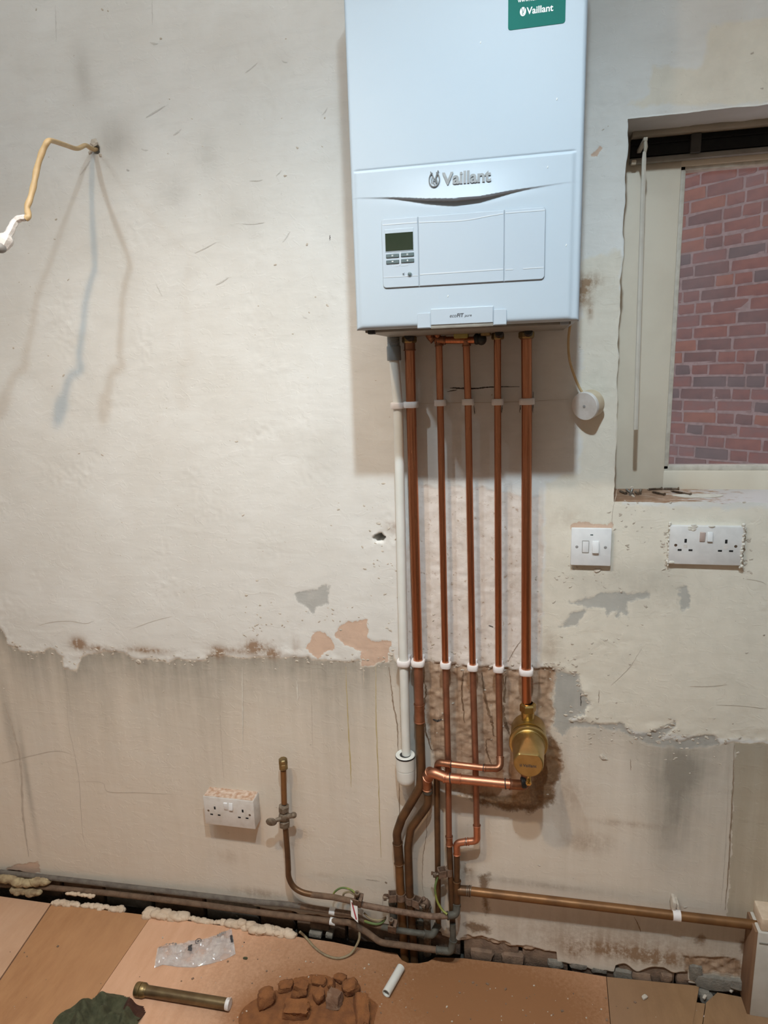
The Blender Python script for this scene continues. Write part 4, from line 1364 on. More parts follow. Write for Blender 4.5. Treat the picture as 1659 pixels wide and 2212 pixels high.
# the same wall carried on past the bricks that can be told apart
mfar, ntf, bf = new_mat('far_brickwork')
tcf = nd(ntf, 'ShaderNodeTexCoord')
dtf = nd(ntf, 'ShaderNodeVectorMath', operation='DOT_PRODUCT')
dtf.inputs[1].default_value = BU
ntf.links.new(tcf.outputs['Object'], dtf.inputs[0])
spf = nd(ntf, 'ShaderNodeSeparateXYZ')
ntf.links.new(tcf.outputs['Object'], spf.inputs[0])
cbf = nd(ntf, 'ShaderNodeCombineXYZ')
ntf.links.new(dtf.outputs['Value'], cbf.inputs[0])
ntf.links.new(spf.outputs['Z'], cbf.inputs[1])
bkf = nd(ntf, 'ShaderNodeTexBrick')
bkf.inputs['Scale'].default_value = 1.0
bkf.inputs['Brick Width'].default_value = 0.2
bkf.inputs['Row Height'].default_value = 0.0755
bkf.inputs['Mortar Size'].default_value = 0.0055
bkf.inputs['Color1'].default_value = (0.27, 0.115, 0.095, 1)
bkf.inputs['Color2'].default_value = (0.19, 0.105, 0.10, 1)
bkf.inputs['Mortar'].default_value = (0.36, 0.28, 0.27, 1)
ntf.links.new(cbf.outputs[0], bkf.inputs['Vector'])
ntf.links.new(bkf.outputs['Color'], bf.inputs['Base Color'])
bf.inputs['Roughness'].default_value = 0.95
for (u0, u1, w0, w1) in ((-4.0, -0.85, -2.4, 3.2), (0.85, 2.2, -2.4, 3.2), (-0.85, 0.85, 1.55, 3.2), (-0.85, 0.85, -2.4, -0.95)):
    mb = MB()
    mb.prism([(u0, w0), (u1, w0), (u1, w1), (u0, w1)], BP, BU, Vector((0, 0, 1)), BN, -0.06, 0.0025)
    mb.build('far_brickwork', mfar, outw, smooth=False)
for row in range(32):
    z = -0.90 + row * 0.0755
    u = -0.82 + rb.uniform(-0.1, 0.02)
    while u < 0.74:
        hdr = rb.random() < 0.40
        L = 0.112 if hdr else 0.224
        me_ = rb.choice(bmesh_h if hdr else bmesh_s)
        o = bpy.data.objects.new('brick', me_)
        col.objects.link(o)
        o.parent = outw
        o.location = BU * (u + L / 2) + Vector((0, 0, z)) + BN * rb.uniform(0.0015, 0.0045)
        o.rotation_euler = (MATB @ Euler((rb.uniform(-.01, .01), rb.uniform(-.012, .012), rb.uniform(-.01, .01))).to_matrix()).to_euler()
        o.material_slots[0].link = 'OBJECT'
        hi = z > 0.1
        o.material_slots[0].material = BM[rb.choices(range(6), weights=(6, 4, 2, 3, 1, 3) if hi else (2, 3, 4, 1.2, 3, 3))[0]]
        u += L

# screws and nails left on the sill
scr = [((1338, 1060), (1352, 1066), 'short rusty screw nearest the left end of the sill'), ((1352, 1056), (1366, 1068), 'bright zinc screw second in the heap at the left of the sill'),
       ((1366, 1055), (1362, 1068), 'zinc screw standing out pale in the heap on the sill'), ((1372, 1062), (1378, 1067), 'stubby brown screw in front of the heap on the sill'),
       ((1385, 1056), (1382, 1066), 'thin dark screw at the right edge of the heap on the sill'), ((1408, 1062), (1436, 1068), 'dark bolt head pointing at the room beside the long screws on the sill'),
       ((1398, 1057), (1430, 1054), 'dark long screw lying behind the others on the sill'), ((1430, 1055), (1467, 1051), 'long screw with a flared brown head on the sill'),
       ((1448, 1060), (1493, 1068), 'longest thin screw lying across the white plaster splash on the sill')]
for i, (a, b, lab) in enumerate(scr):
    def onsill(px, py):
        y = 0.060
        for _ in range(12):
            q = G(px, py, sill_z(y) + 0.003)
            y = max(0.006, min(0.118, q.y))
        q = W(px, py, y)
        q.z = sill_z(y) + 0.0028
        return q
    pa, pb = onsill(*a), onsill(*b)
    d = (pb - pa)
    L = max(d.length, 0.014)
    d.normalize()
    hm = M_screw if i not in (1, 2) else M_solder
    o = thing('screw', lab, 'screw', pa, 'screws and nails left on the window sill')
    mb = MB()
    mb.tube([pa + d * L * t for t in (0, 0.1, 0.85, 0.93)], [0.0007, 0.0019, 0.0021, 0.0021], 8)
    mb.build('shank', hm, o)
    mb = MB()
    for k in range(int(L / 0.0022)):
        t = 0.12 + 0.5 * k / max(1, int(L / 0.0022))
        mb.lathe([(-0.0004, 0.0019), (0, 0.0027), (0.0004, 0.0019)], pa + d * L * t, d, 8)
    mb.build('thread', hm, o)
    mb = MB()
    mb.lathe([(L * 0.90, 0.0019), (L * 0.97, 0.0040), (L * 1.0, 0.0040)], pa, d, 12)
    mb.build('head', hm, o)

# ------------------------------------------------------------------ boiler
FY = -0.291
BXR, BZ0, BZ1 = 0.39, Z0, Z0 + 0.70
boiler = thing('boiler', 'white wall-hung gas boiler with a grey display and a green sticker', 'boiler', (0.195, -0.15, Z0))
wave_x = [-0.1, 0.0224, 0.0756, 0.1318, 0.1792, 0.2259, 0.2794, 0.3318, 0.3576, 0.5]
wave_z = [1.8345, 1.8318, 1.8277, 1.8204, 1.8161, 1.8168, 1.8230, 1.8268, 1.8285, 1.832]


def face_h(x, z):
    """how far the front stands proud of its plane"""
    d = np.minimum(np.minimum(x, BXR - x), np.minimum(z - BZ0, BZ1 - z))
    R = 0.007
    dd = np.clip(R - d, 0, R)
    h = -(R - np.sqrt(np.maximum(R * R - dd * dd, 0)))
    endf = sstep(0.006, 0.012, x) * (1 - sstep(0.372, 0.378, x))
    zl = 1.8737
    h = h + 0.0022 * (1 - sstep(zl - 0.0022, zl + 0.0012, z)) * endf * sstep(BZ0, BZ0 + 0.01, z)
    h = h - 0.0012 * np.exp(-((z - zl - 0.0022) / 0.0016) ** 2) * endf
    zw = np.interp(x, wave_x, wave_z)
    A = 0.0115 * np.exp(-((x - 0.185) / 0.088) ** 2)
    t = np.clip((zl - z) / (zl - zw), 0, 1)
    band = A * t ** 1.6 * sstep(zw - 0.0022, zw + 0.0004, z)
    under = -0.0035 * np.exp(-((x - 0.185) / 0.10) ** 2) * np.clip(1 - (zw - z) / 0.014, 0, 1) ** 2 * (z < zw)
    h = h + np.where(z < zl, band, 0) + under
    return h


fx = np.unique(np.concatenate([np.linspace(0, 0.008, 7), np.linspace(0.008, BXR - 0.008, 150), np.linspace(BXR - 0.008, BXR, 7)]))
fz = np.unique(np.concatenate([np.linspace(BZ0, BZ0 + 0.008, 7), np.linspace(BZ0 + 0.008, 1.805, 60), np.linspace(1.805, 1.882, 90), np.linspace(1.882, BZ1 - 0.008, 20), np.linspace(BZ1 - 0.008, BZ1, 7)]))
FX, FZ = np.meshgrid(fx, fz, indexing='ij')
FH = face_h(FX, FZ)
ii = np.arange(FX.size).reshape(FX.shape)
fq = np.stack([ii[:-1, :-1], ii[1:, :-1], ii[1:, 1:], ii[:-1, 1:]], -1).reshape(-1, 4)
mb = MB()
mb.add(np.stack([FX, FY - FH, FZ], -1).reshape(-1, 3).tolist(), fq.tolist())
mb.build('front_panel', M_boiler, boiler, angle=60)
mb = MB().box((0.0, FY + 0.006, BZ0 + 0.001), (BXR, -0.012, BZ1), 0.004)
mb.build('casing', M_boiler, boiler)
mb = MB()
mb.box((0.012, FY + 0.020, BZ0 - 0.004), (BXR - 0.012, -0.03, BZ0 + 0.003), 0.001)
mb.build('base_plate', M_greyal, boiler)
mb = MB()
mb.box((0.018, FY + 0.012, BZ0 - 0.007), (0.030, FY + 0.03, BZ0 + 0.004), 0.002)
mb.build('foot', M_rubber, boiler)
mb = MB()
mb.box((BXR - 0.030, FY + 0.012, BZ0 - 0.005), (BXR - 0.016, FY + 0.03, BZ0 + 0.004), 0.002)
mb.build('foot', M_groove, boiler)


def fy(x, z, lift=0.0):
    return float(FY - face_h(np.array([x]), np.array([z]))[0] - lift)


LY = FY - 0.0022   # lower panel plane


def rrect(x0, x1, z0, z1, r, corners=(1, 1, 1, 1), n=5):
    P = []
    for (cx_, cz_, a0_, on) in ((x1 - r, z1 - r, 0, corners[1]), (x0 + r, z1 - r, 90, corners[0]), (x0 + r, z0 + r, 180, corners[2]), (x1 - r, z0 + r, 270, corners[3])):
        if on:
            for k in range(n + 1):
                a = math.radians(a0_ + 90 * k / n)
                P.append((cx_ + r * math.cos(a), cz_ + r * math.sin(a)))
        else:
            s_ = {0: (r, r), 90: (-r, r), 180: (-r, -r), 270: (r, -r)}[a0_]
            P.append((cx_ + s_[0], cz_ + s_[1]))
    return P


def plate(name, poly, y_back, y_front, mat, parent, bev=0.0005):
    c = (sum(p[0] for p in poly) / len(poly), sum(p[1] for p in poly) / len(poly))
    mb = MB()
    n = len(poly)
    ex = max(p[0] for p in poly) - min(p[0] for p in poly)
    ez = max(p[1] for p in poly) - min(p[1] for p in poly)
    def ins(p, b):
        return (c[0] + (p[0] - c[0]) * (1 - 2 * b / ex), c[1] + (p[1] - c[1]) * (1 - 2 * b / ez))
    rings = [(poly, y_back), (poly, y_front + bev), ([ins(p, bev) for p in poly], y_front)]
    vs, fs = [], []
    for pl, y in rings:
        vs += [(p[0], y, p[1]) for p in pl]
    for k in range(2):
        for i in range(n):
            j = (i + 1) % n
            fs.append((k * n + i, k * n + j, (k + 1) * n + j, (k + 1) * n + i))
    fs.append(tuple(range(2 * n, 3 * n)))
    mb.add(vs, fs)
    return mb.build(name, mat, parent, angle=25)


PXL, PXR, PZB, PZT = 0.0530, 0.3318, 1.6792, 1.7947
cp = plate('control_panel', rrect(PXL, PXR, PZB, PZT, 0.006), LY + 0.001, LY - 0.0006, M_groove, boiler)
dm = plate('display_module', rrect(PXL + .0009, 0.1176, PZB + .0009, PZT - .0009, 0.0055, (1, 0, 1, 0)), LY, LY - 0.0026, M_boilerp, boiler, 0.0008)
flp = plate('flap', rrect(0.1186, 0.2639, PZB + .0009, PZT - .0009, 0.0055, (0, 0, 0, 0)), LY, LY - 0.0026, M_boilerp, boiler, 0.0008)
sdc = plate('side_cover', rrect(0.2648, PXR - .0009, PZB + .0009, PZT - .0009, 0.0055, (0, 1, 0, 1)), LY, LY - 0.0026, M_boilerp, boiler, 0.0008)
TY = LY - 0.0026
M_line = pm('moulded_line', (0.56, 0.59, 0.62), (0.58, 0.61, 0.64), 30, 0.5)


def fline(name, pts, w, mat, parent, y=TY, th=0.0004, n=8):
    P = spline([(a, 0, b) for a, b in pts], n) if len(pts) > 2 else [Vector((a, 0, b)) for a, b in pts]
    vs, fs = [], []
    for i, p in enumerate(P):
        a, b = P[max(i - 1, 0)], P[min(i + 1, len(P) - 1)]
        t = (b - a).normalized()
        nx_, nz_ = -t.z, t.x
        vs += [(p.x + nx_ * w / 2, y - th, p.z + nz_ * w / 2), (p.x - nx_ * w / 2, y - th, p.z - nz_ * w / 2),
               (p.x + nx_ * w / 2, y + 0.0005, p.z + nz_ * w / 2), (p.x - nx_ * w / 2, y + 0.0005, p.z - nz_ * w / 2)]
    for i in range(len(P) - 1):
        k = 4 * i
        fs += [(k, k + 1, k + 5, k + 4), (k, k + 4, k + 6, k + 2), (k + 1, k + 3, k + 7, k + 5)]
    mb = MB()
    mb.add(vs, fs)
    return mb.build(name, mat, parent, angle=20)


fline('moulded_line', [(0.120, 1.7846), (0.145, 1.7838), (0.175, 1.7825), (0.205, 1.7828), (0.235, 1.786), (0.2625, 1.7885)], 0.0016, M_line, flp)
fline('moulded_line', [(0.0560, 1.7850), (0.1165, 1.7850)], 0.0016, M_line, dm)
fline('moulded_line', [(0.2660, 1.7888), (0.3295, 1.7888)], 0.0016, M_line, sdc)
fline('moulded_line', [(0.120, 1.6995), (0.2625, 1.7000)], 0.0018, M_line, flp)
fline('moulded_line', [(0.2660, 1.6988), (0.279, 1.6988)], 0.0016, M_line, sdc)
fline('moulded_line', [(0.2960, 1.6988), (0.3295, 1.6990)], 0.0016, M_line, sdc)
fline('moulded_line', [(0.0560, 1.6980), (0.1165, 1.6980)], 0.0010, M_line, dm)
ds = plate('display_bezel', rrect(0.0590, 0.1099, 1.7395, 1.7770, 0.0012), TY + 0.001, TY - 0.0008, M_boilerp, dm, 0.0006)
ls = plate('display_screen', rrect(0.0600, 0.1090, 1.7408, 1.7703, 0.0006), TY + 0.001, TY - 0.0010, M_lcd, dm, 0.0002)
for bx0, bx1, bz0, bz1 in ((0.0604, 0.0836, 1.7297, 1.7362), (0.0870, 0.1101, 1.7302, 1.7367), (0.0604, 0.0836, 1.7197, 1.7262), (0.0870, 0.1101, 1.7202, 1.7267)):
    k_ = plate('button', rrect(bx0, bx1, bz0, bz1, 0.0012), TY + 0.001, TY - 0.0016, M_button, dm, 0.0008)
    mb = MB()
    s_ = {(0, 0): '=', (0, 1): '=', (1, 0): '-', (1, 1): '+'}[(int(bz0 < 1.728), int(bx0 > 0.085))]
    put_text(mb, s_, ((bx0 + bx1) / 2 - 0.0016, TY - 0.0017, (bz0 + bz1) / 2 - 0.0018), (1, 0, 0), (0, 0, 1), 0.0032, 0.0003, 0.02)
    mb.build('button_print', M_whitep, dm)
for pts in ([(0.0835, 1.7400), (0.0855, 1.7370), (0.0853, 1.7280), (0.0845, 1.7200), (0.0830, 1.7165)], [(0.0852, 1.7400), (0.0866, 1.7370), (0.0862, 1.7280), (0.0858, 1.7200), (0.0845, 1.7165)],
            [(0.0720, 1.7187), (0.0720, 1.7158), (0.0830, 1.7158)], [(0.0865, 1.7162), (0.0980, 1.7162), (0.0985, 1.7190)], [(0.0720, 1.7370), (0.0725, 1.7385), (0.0830, 1.7385)], [(0.0865, 1.7388), (0.0960, 1.7388)]):
    fline('moulded_line', pts, 0.0006, M_line, dm, n=4)
mb = MB()
mb.lathe([(0.0, 0.0042), (0.0012, 0.0042), (0.0013, 0.0030), (0.0006, 0.0029)], (0.1018, TY, 1.7012), (0, -1, 0), 24)
mb.build('button_ring', M_boilerp, dm)
mb = MB()
mb.lathe([(0.0, 0.0034), (0.0018, 0.0034), (0.0024, 0.0026)], (0.1018, TY, 1.7012), (0, -1, 0), 24)
mb.build('button', M_button, dm)
for pts in ([(0.0895, 1.7035), (0.0925, 1.6995)], [(0.0922, 1.7040), (0.0897, 1.6988)], [(0.0888, 1.7012), (0.0905, 1.7030)]):
    fline('button_print', pts, 0.0006, M_ink, dm)
# handle bar and clips at the lower edge
bar = plate('name_bar', rrect(0.1372, 0.2464, 1.6128, 1.6410, 0.0012), LY + 0.002, LY - 0.0035, M_boilerp, boiler, 0.0012)
plate('clip_cover', rrect(0.1130, 0.1372, 1.6085, 1.6345, 0.003, (1, 0, 0, 0)), LY + 0.002, LY - 0.0022, M_boilerp, boiler, 0.001)
plate('clip_cover', rrect(0.2464, 0.2690, 1.6085, 1.6350, 0.003, (0, 1, 0, 0)), LY + 0.002, LY - 0.0022, M_boilerp, boiler, 0.001)
mb = MB().box((0.1372, LY - 0.002, 1.6072), (0.2464, LY + 0.01, 1.6130), 0.001)
mb.build('bar_shadow_lip', M_greyal, boiler)
mb = MB()
put_text(mb, 'eco', (0.1710, LY - 0.0036, 1.6250), (1, 0, 0), (0, 0, 1), 0.0120, 0.0002, 0.0, 0.25)
put_text(mb, 'FIT', (0.1835, LY - 0.0036, 1.6250), (1, 0, 0), (0, 0, 1), 0.0120, 0.0002, 0.028, 0.15)
put_text(mb, 'pure', (0.1968, LY - 0.0036, 1.6250), (1, 0, 0), (0, 0, 1), 0.0125, 0.0002, 0.0, 0.25)
mb.build('bar_lettering', M_ink, boiler)


def drape(mb, lift, k0=0):
    """lay lettering on the curved front"""
    V = np.array(mb.v)
    y0 = V[:, 1].max()
    hh = FY - face_h(V[:, 0], V[:, 2]) - lift
    mb.v = [(float(v[0]), float(h + (v[1] - y0)), float(v[2])) for v, h in zip(V, hh)]
    return mb


def emblem(mb, cx_, cz_, s, y, mark):
    """oval ring with the long-eared sign inside"""
    ring = [Vector((cx_ + 0.74 * s * math.cos(a), y, cz_ + s * math.sin(a))) for a in [math.radians(90 + 22 + k * (360 - 44) / 30) for k in range(31)]]
    mb.tube(ring, 0.085 * s, 6)
    for pts in (((0.10, 0.0), (0.28, 0.55), (0.55, 1.20)), ((0.02, 0.05), (-0.22, 0.55), (-0.55, 1.12)), ((0.20, 0.05), (0.42, 0.55), (0.62, 1.10)),
                ((-0.05, 0.1), (-0.15, -0.3), (0.05, -0.75)), ((-0.28, 0.35), (-0.40, -0.1), (-0.30, -0.5)), ((0.12, 0.1), (0.30, -0.2), (0.18, -0.6)), ((0.3, 0.1), (0.42, -0.3), (0.36, -0.55)),
                ((-0.1, -0.1), (0.15, -0.2), (0.4, -0.5))):
        mb.tube([Vector((cx_ + a * s, y, cz_ + b * s)) for a, b in pts], 0.06 * s, 6)


yl = fy(0.20, 1.850)
mb = MB()
put_text(mb, 'Vaillant', (0.1608, yl - 0.0008, 1.8405), (1, 0, -0.004), (0, 0.0, 1), 0.0815, 0.0006, 0.034)
drape(mb, 0.0022)
mb.build('logo_lettering', M_silver, boiler)
mb = MB()
emblem(mb, 0.1475, 1.8500, 0.0118, yl - 0.0004, 1)
drape(mb, 0.0010)
mb.build('logo_emblem', M_silver, boiler)
# green sticker, upper right
sx0, sx1, sz0, sz1 = 0.2682, 0.3562, 2.0605, 2.1500
stk = plate('sticker', rrect(sx0, sx1, sz0, sz1, 0.004), FY, FY - 0.0006, M_green, boiler, 0.0001)
mb = MB()
put_text(mb, 'Vaillant', (0.2968, FY - 0.0007, 2.0795), (1, 0, 0), (0, 0, 1), 0.0408, 0.0002, 0.02)
put_text(mb, 'www.vaillant.com', (0.2830, FY - 0.0007, 2.0975), (1, 0, 0), (0, 0, 1), 0.0560, 0.0002, 0.01)
mb.build('sticker_lettering', M_whitep, stk)
mb = MB()
mb.add([(0.2912 + 0.0048 * math.cos(a), FY - 0.0008, 2.0840 + 0.0064 * math.sin(a)) for a in [k * 6.283 / 24 for k in range(24)]], [tuple(range(24))])
mb.build('sticker_emblem', M_whitep, stk)
mb = MB()
for pts in (((0.10, -0.3), (0.28, 0.45), (0.50, 0.95)), ((0.02, -0.2), (-0.22, 0.45), (-0.40, 0.9)), ((-0.05, 0.0), (-0.15, -0.3), (0.05, -0.7))):
    mb.tube([Vector((0.2912 + a * 0.0064, FY - 0.0009, 2.0840 + b * 0.0064)) for a, b in pts], 0.0004, 6)
mb.build('sticker_emblem_mark', M_green, stk)
# small chips of dust on the enamel
for k, (px, py) in enumerate([(1038, 92), (1203, 214), (1183, 362), (1223, 530), (968, 640), (1165, 600)]):
    q = W(px, py, FY)
    mb = MB()
    mb.ell((q.x, fy(q.x, q.z, 0.0004), q.z), (0.0008, 0.0004, 0.0022), 8, 5, Euler((0, 0.3, 0)).to_matrix())
    mb.build('paint_fleck', M_whitep, boiler)
# connections showing under the casing
PXC = {}
for nm, px, r in (('a', 884, 0.011), ('b', 948, 0.0075), ('g', 1008, 0.0075), ('c', 1075, 0.0075), ('d', 1137, 0.011)):
    PXC[nm] = W(px, 725, -0.035).x
for nm, r in (('a', 0.016), ('c', 0.013), ('d', 0.016)):
    x_ = PXC[nm]
    mb = MB()
    mb.lathe([(0, r * 0.9), (0.003, r * 1.02), (0.012, r * 1.02), (0.014, r * 0.86), (0.030, r * 0.8)], (x_, -0.035, Z0 - 0.018), (0, 0, 1), 6, up=(1, 0, 0))
    mb.build('union_nut', M_oldbrass, boiler, angle=20)
    mb = MB()
    mb.cyl((x_ + 0.004, -0.045, Z0 - 0.007), (x_ + 0.004, -0.075, Z0 - 0.004), 0.009, 0.008)
    mb.build('valve_spindle', M_rubber, boiler)
mb = MB().box((PXC['g'] - 0.026, -0.055, Z0 - 0.013), (PXC['g'] + 0.004, -0.02, Z0 + 0.006), 0.003)
mb.build('valve_cap', pm('yellow_cap', (0.42, 0.36, 0.10), (0.36, 0.29, 0.08), 40, 0.4), boiler)
mb = MB().box((PXC['c'] - 0.035, -0.055, Z0 - 0.010), (PXC['c'] - 0.014, -0.02, Z0 + 0.006), 0.003)
mb.build('valve_body', M_oldbrass, boiler)

# ------------------------------------------------------------------ pipework
R15, R22 = 0.0076, 0.0112
PY_ = -0.034


def PW(pts, y=PY_):
    return [W(p[0], p[1], p[2] if len(p) > 2 else y) for p in pts]


def run(name, mat, pts, r, parent, rad=0.02, seg=18):
    mb = MB()
    mb.tube(bendy(pts, rad), r, seg)
    return mb.build(name, mat, parent, angle=50)


def sleeve(name, mat, pts, r, parent, rad=0.012, lip=0.0012):
    """a soldered fitting: slightly fatter tube with a rolled edge at each end"""
    P = bendy(pts, rad)
    mb = MB()
    mb.tube(P, r, 18)
    for a, b in ((P[0], P[1]), (P[-1], P[-2])):
        d = (b - a).normalized()
        mb.lathe([(0, r), (0.0006, r + lip), (0.0026, r + lip), (0.0034, r)], a, d, 18)
    return mb.build(name, mat, parent, angle=50)


def ring(name, mat, p, d, r, w, parent):
    mb = MB()
    mb.lathe([(-w / 2, r * 0.98), (-w / 2 + 0.0003, r), (w / 2 - 0.0003, r), (w / 2, r * 0.98)], p, d, 20)
    return mb.build(name, mat, parent, angle=50)


def lerp(a, b, t):
    return a + (b - a) * t


# 1 wide pipe beside the white waste pipe
p1 = PW([(884, 716), (888, 874), (903, 1431), (905.5, 1520), (906.5, 1560), (909, 1640)])
t1 = thing('copper_pipe', 'wide copper pipe beside the white waste pipe, bending left near the floor', 'pipe', PW([(884, 2080)])[0])
run('tube', M_copper, p1[:3], R22, t1)
run('dull_tube', M_coppert, p1[2:4], R22, t1)
sleeve('coupling', M_copperd, [p1[3], p1[4]], R22 + 0.0012, t1)
sleeve('top_coupling', M_copperd, PW([(884, 722), (885, 758)]), R22 + 0.0010, t1)
run('old_tube', M_oldcu, PW([(906.5, 1558), (910, 1660), (908, 1700), (868, 1768), (857, 1800), (861.5, 1850)]), R22, t1, [0.1, 0.06, 0.03, 0.05, 0.05])
sleeve('coupling', M_oldcu, PW([(859, 1820), (862.5, 1866)]), R22 + 0.0014, t1)
run('old_tube', M_ochre, PW([(861.5, 1850), (864, 1905), (867, 1950), (871, 2010), (877, 2120)]), R22, t1)

# 2 thin pipe
t2 = thing('copper_pipe', 'thin copper pipe running straight from boiler to a floor elbow, left of the others', 'pipe', PW([(978, 2050)])[0])
run('tube', M_copper, PW([(948, 742), (951, 870), (962, 1436)]), R15, t2)
run('dull_tube', M_coppert, PW([(962, 1434), (968, 1640), (970, 1815)]), R15, t2)
run('old_tube', M_oldcu, PW([(970, 1812), (973, 1880), (976, 1950), (978, 2000), (977, 2012, -0.042)]), R15, t2)
sleeve('coupling', M_copperd, PW([(970, 1806), (971, 1826)]), R15 + 0.001, t2)
sleeve('top_tee', M_copperd, PW([(947.5, 735), (949, 748)]), R15 + 0.001, t2)
sleeve('cross_tee', M_copperd, PW([(940, 734, -0.036), (963, 735, -0.036)]), R15 + 0.001, t2)
run('cross_pipe', M_copper, PW([(960, 735, -0.036), (1020, 735, -0.036), (1035, 733, -0.036)]), R15, t2)
sleeve('cross_elbow', M_copperd, PW([(938, 735, -0.036), (929, 727, -0.036), (925, 716, -0.05)]), R15 + 0.001, t2)
run('top_stub', M_copper, PW([(945, 736, -0.034), (944, 714, -0.04)]), R15, t2)
ring('flux_ring', M_flux, PW([(961, 735, -0.036)])[0], (1, 0, 0), R15 + 0.0016, 0.003, t2)
ring('flux_ring', M_flux, PW([(941, 734, -0.036)])[0], (1, 0, 0.3), R15 + 0.0016, 0.003, t2)
for k in range(3):
    q = PW([(1038, 733, -0.036)])[0]
mb = MB()
mb.ell(q + Vector((0.002, 0.0, 0.0)), (0.011, 0.013, 0.0125), 14, 8)
mb.ell(q + Vector((-0.008, 0.0, 0.001)), (0.008, 0.011, 0.012), 14, 8)
mb.build('pipe_putty', M_rubber, t2)

# 3 thin pipe with the swan-neck near the floor
t3 = thing('copper_pipe', 'thin copper pipe with a stepped offset and a tee above the floor', 'pipe', PW([(987, 1960)])[0])
run('tube', M_copper, PW([(1007, 738), (1011, 868), (1021, 1441)]), R15, t3)
run('dull_tube', M_coppert, PW([(1021, 1439), (1027, 1640), (1030, 1790)]), R15, t3)
sleeve('tee', M_copperd, PW([(1006.5, 733, -0.036), (1008, 748)]), R15 + 0.001, t3)
sleeve('elbow', M_copperb, PW([(1030, 1782), (1031, 1816), (1010, 1818)]), R15 + 0.0011, t3, 0.014)
run('tube', M_copperb, PW([(1020, 1817), (1000, 1819)]), R15, t3)
ring('solder_ring', M_solder, PW([(1006, 1818.5)])[0], (1, 0, 0), R15 + 0.0012, 0.005, t3)
sleeve('elbow', M_copperb, PW([(1008, 1818), (986, 1821), (987, 1846)]), R15 + 0.0011, t3, 0.014)
run('tube', M_oldcu, PW([(987, 1840), (987, 1910)]), R15, t3)
sleeve('tee', M_oldcu, PW([(987, 1902), (986.5, 1958)]), R15 + 0.0022, t3)
sleeve('elbow', M_lead, PW([(986.5, 1952, -0.036), (986, 1976, -0.046), (966, 1978, -0.056)]), R15 + 0.002, t3, 0.014)

# 4 thin pipe that turns left under the clips and drops down behind
t4 = thing('copper_pipe', 'thin copper pipe turning left above the brass filter pipe and dropping behind', 'pipe', PW([(945, 2015)])[0])
run('tube', M_copper, PW([(1074.5, 716), (1075, 868), (1077, 1444)]), R15, t4)
run('dull_tube', M_coppert, PW([(1077, 1442), (1079, 1560), (1080, 1640)]), R15, t4)
sleeve('top_coupling', M_copperd, PW([(1074.5, 718), (1074.7, 724)]), R15 + 0.001, t4)
sleeve('elbow', M_copperd, PW([(1080, 1634), (1081, 1660, -0.05), (1046, 1659, -0.056)]), R15 + 0.0011, t4, 0.016)
run('tube', M_copperb, PW([(1056, 1660, -0.055), (970, 1650, -0.056)]), R15, t4)
ring('flux_ring', M_flux, PW([(1044, 1658.6, -0.0555)])[0], PW([(970, 1650, -0.056)])[0] - PW([(1056, 1660, -0.055)])[0], R15 + 0.0014, 0.0022, t4)
ring('flux_ring', M_flux, PW([(974, 1650.6, -0.056)])[0], (1, 0, 0), R15 + 0.0014, 0.003, t4)
sleeve('elbow', M_copperd, PW([(975, 1651, -0.056), (947, 1647, -0.052), (943, 1668, -0.022)]), R15 + 0.0012, t4, 0.014)
run('old_tube', M_oldcu, PW([(943, 1662, -0.026), (944, 1700, -0.020), (945, 1800, -0.02), (946, 1900, -0.02), (947, 2000, -0.02)]), R15, t4)

# 5 wide pipe into the brass filter
t5 = thing('copper_pipe', 'wide copper pipe dropping into the top of the brass filter', 'pipe', PW([(1138, 1530)])[0])
run('tube', M_copper, PW([(1137, 716), (1138, 867), (1136.5, 1450), (1138, 1528)]), R22, t5)
sleeve('top_coupling', M_copperd, PW([(1137, 716), (1137, 733)]), R22 + 0.001, t5)

# return from the filter, along and down
t6 = thing('copper_pipe', 'wide copper pipe from under the brass filter bending down twice to the floor', 'pipe', PW([(900, 2080)])[0])
sleeve('elbow', M_copperd, PW([(1136, 1668, -0.055), (1137, 1697, -0.058), (1100, 1694, -0.066)]), R22 + 0.001, t6, 0.02)
run('tube', M_copperb, PW([(1108, 1694.5, -0.065), (982, 1682, -0.066)]), R22, t6)
ring('flux_ring', M_flux, PW([(1092, 1693, -0.065)])[0], (1, 0, 0.1), R22 + 0.0016, 0.0024, t6)
ring('flux_ring', M_flux, PW([(973, 1681, -0.066)])[0], (1, 0, 0.1), R22 + 0.0016, 0.003, t6)
sleeve('coupling', M_copperb, PW([(996, 1683.5, -0.066), (958, 1679.5, -0.066)]), R22 + 0.0011, t6)
sleeve('elbow', M_copperb, PW([(964, 1680, -0.066), (934, 1668, -0.062), (924, 1680, -0.045)]), R22 + 0.0014, t6, 0.016)
sleeve('elbow', M_copperd, PW([(930, 1668, -0.056), (922, 1676, -0.040), (923, 1704, -0.034)]), R22 + 0.0014, t6, 0.012)
ring('solder_ring', M_lead, PW([(924, 1706, -0.034)])[0], (0, 0, 1), R22 + 0.0012, 0.018, t6)
run('old_tube', M_oldcu, PW([(924, 1700, -0.034), (925, 1738, -0.034), (887, 1790, -0.034), (881.5, 1830, -0.034), (885, 1930, -0.034), (890, 1990, -0.034), (898, 2120, -0.034)]), R22 - 0.0008, t6, [0.05, 0.05, 0.06, 0.06, .1])

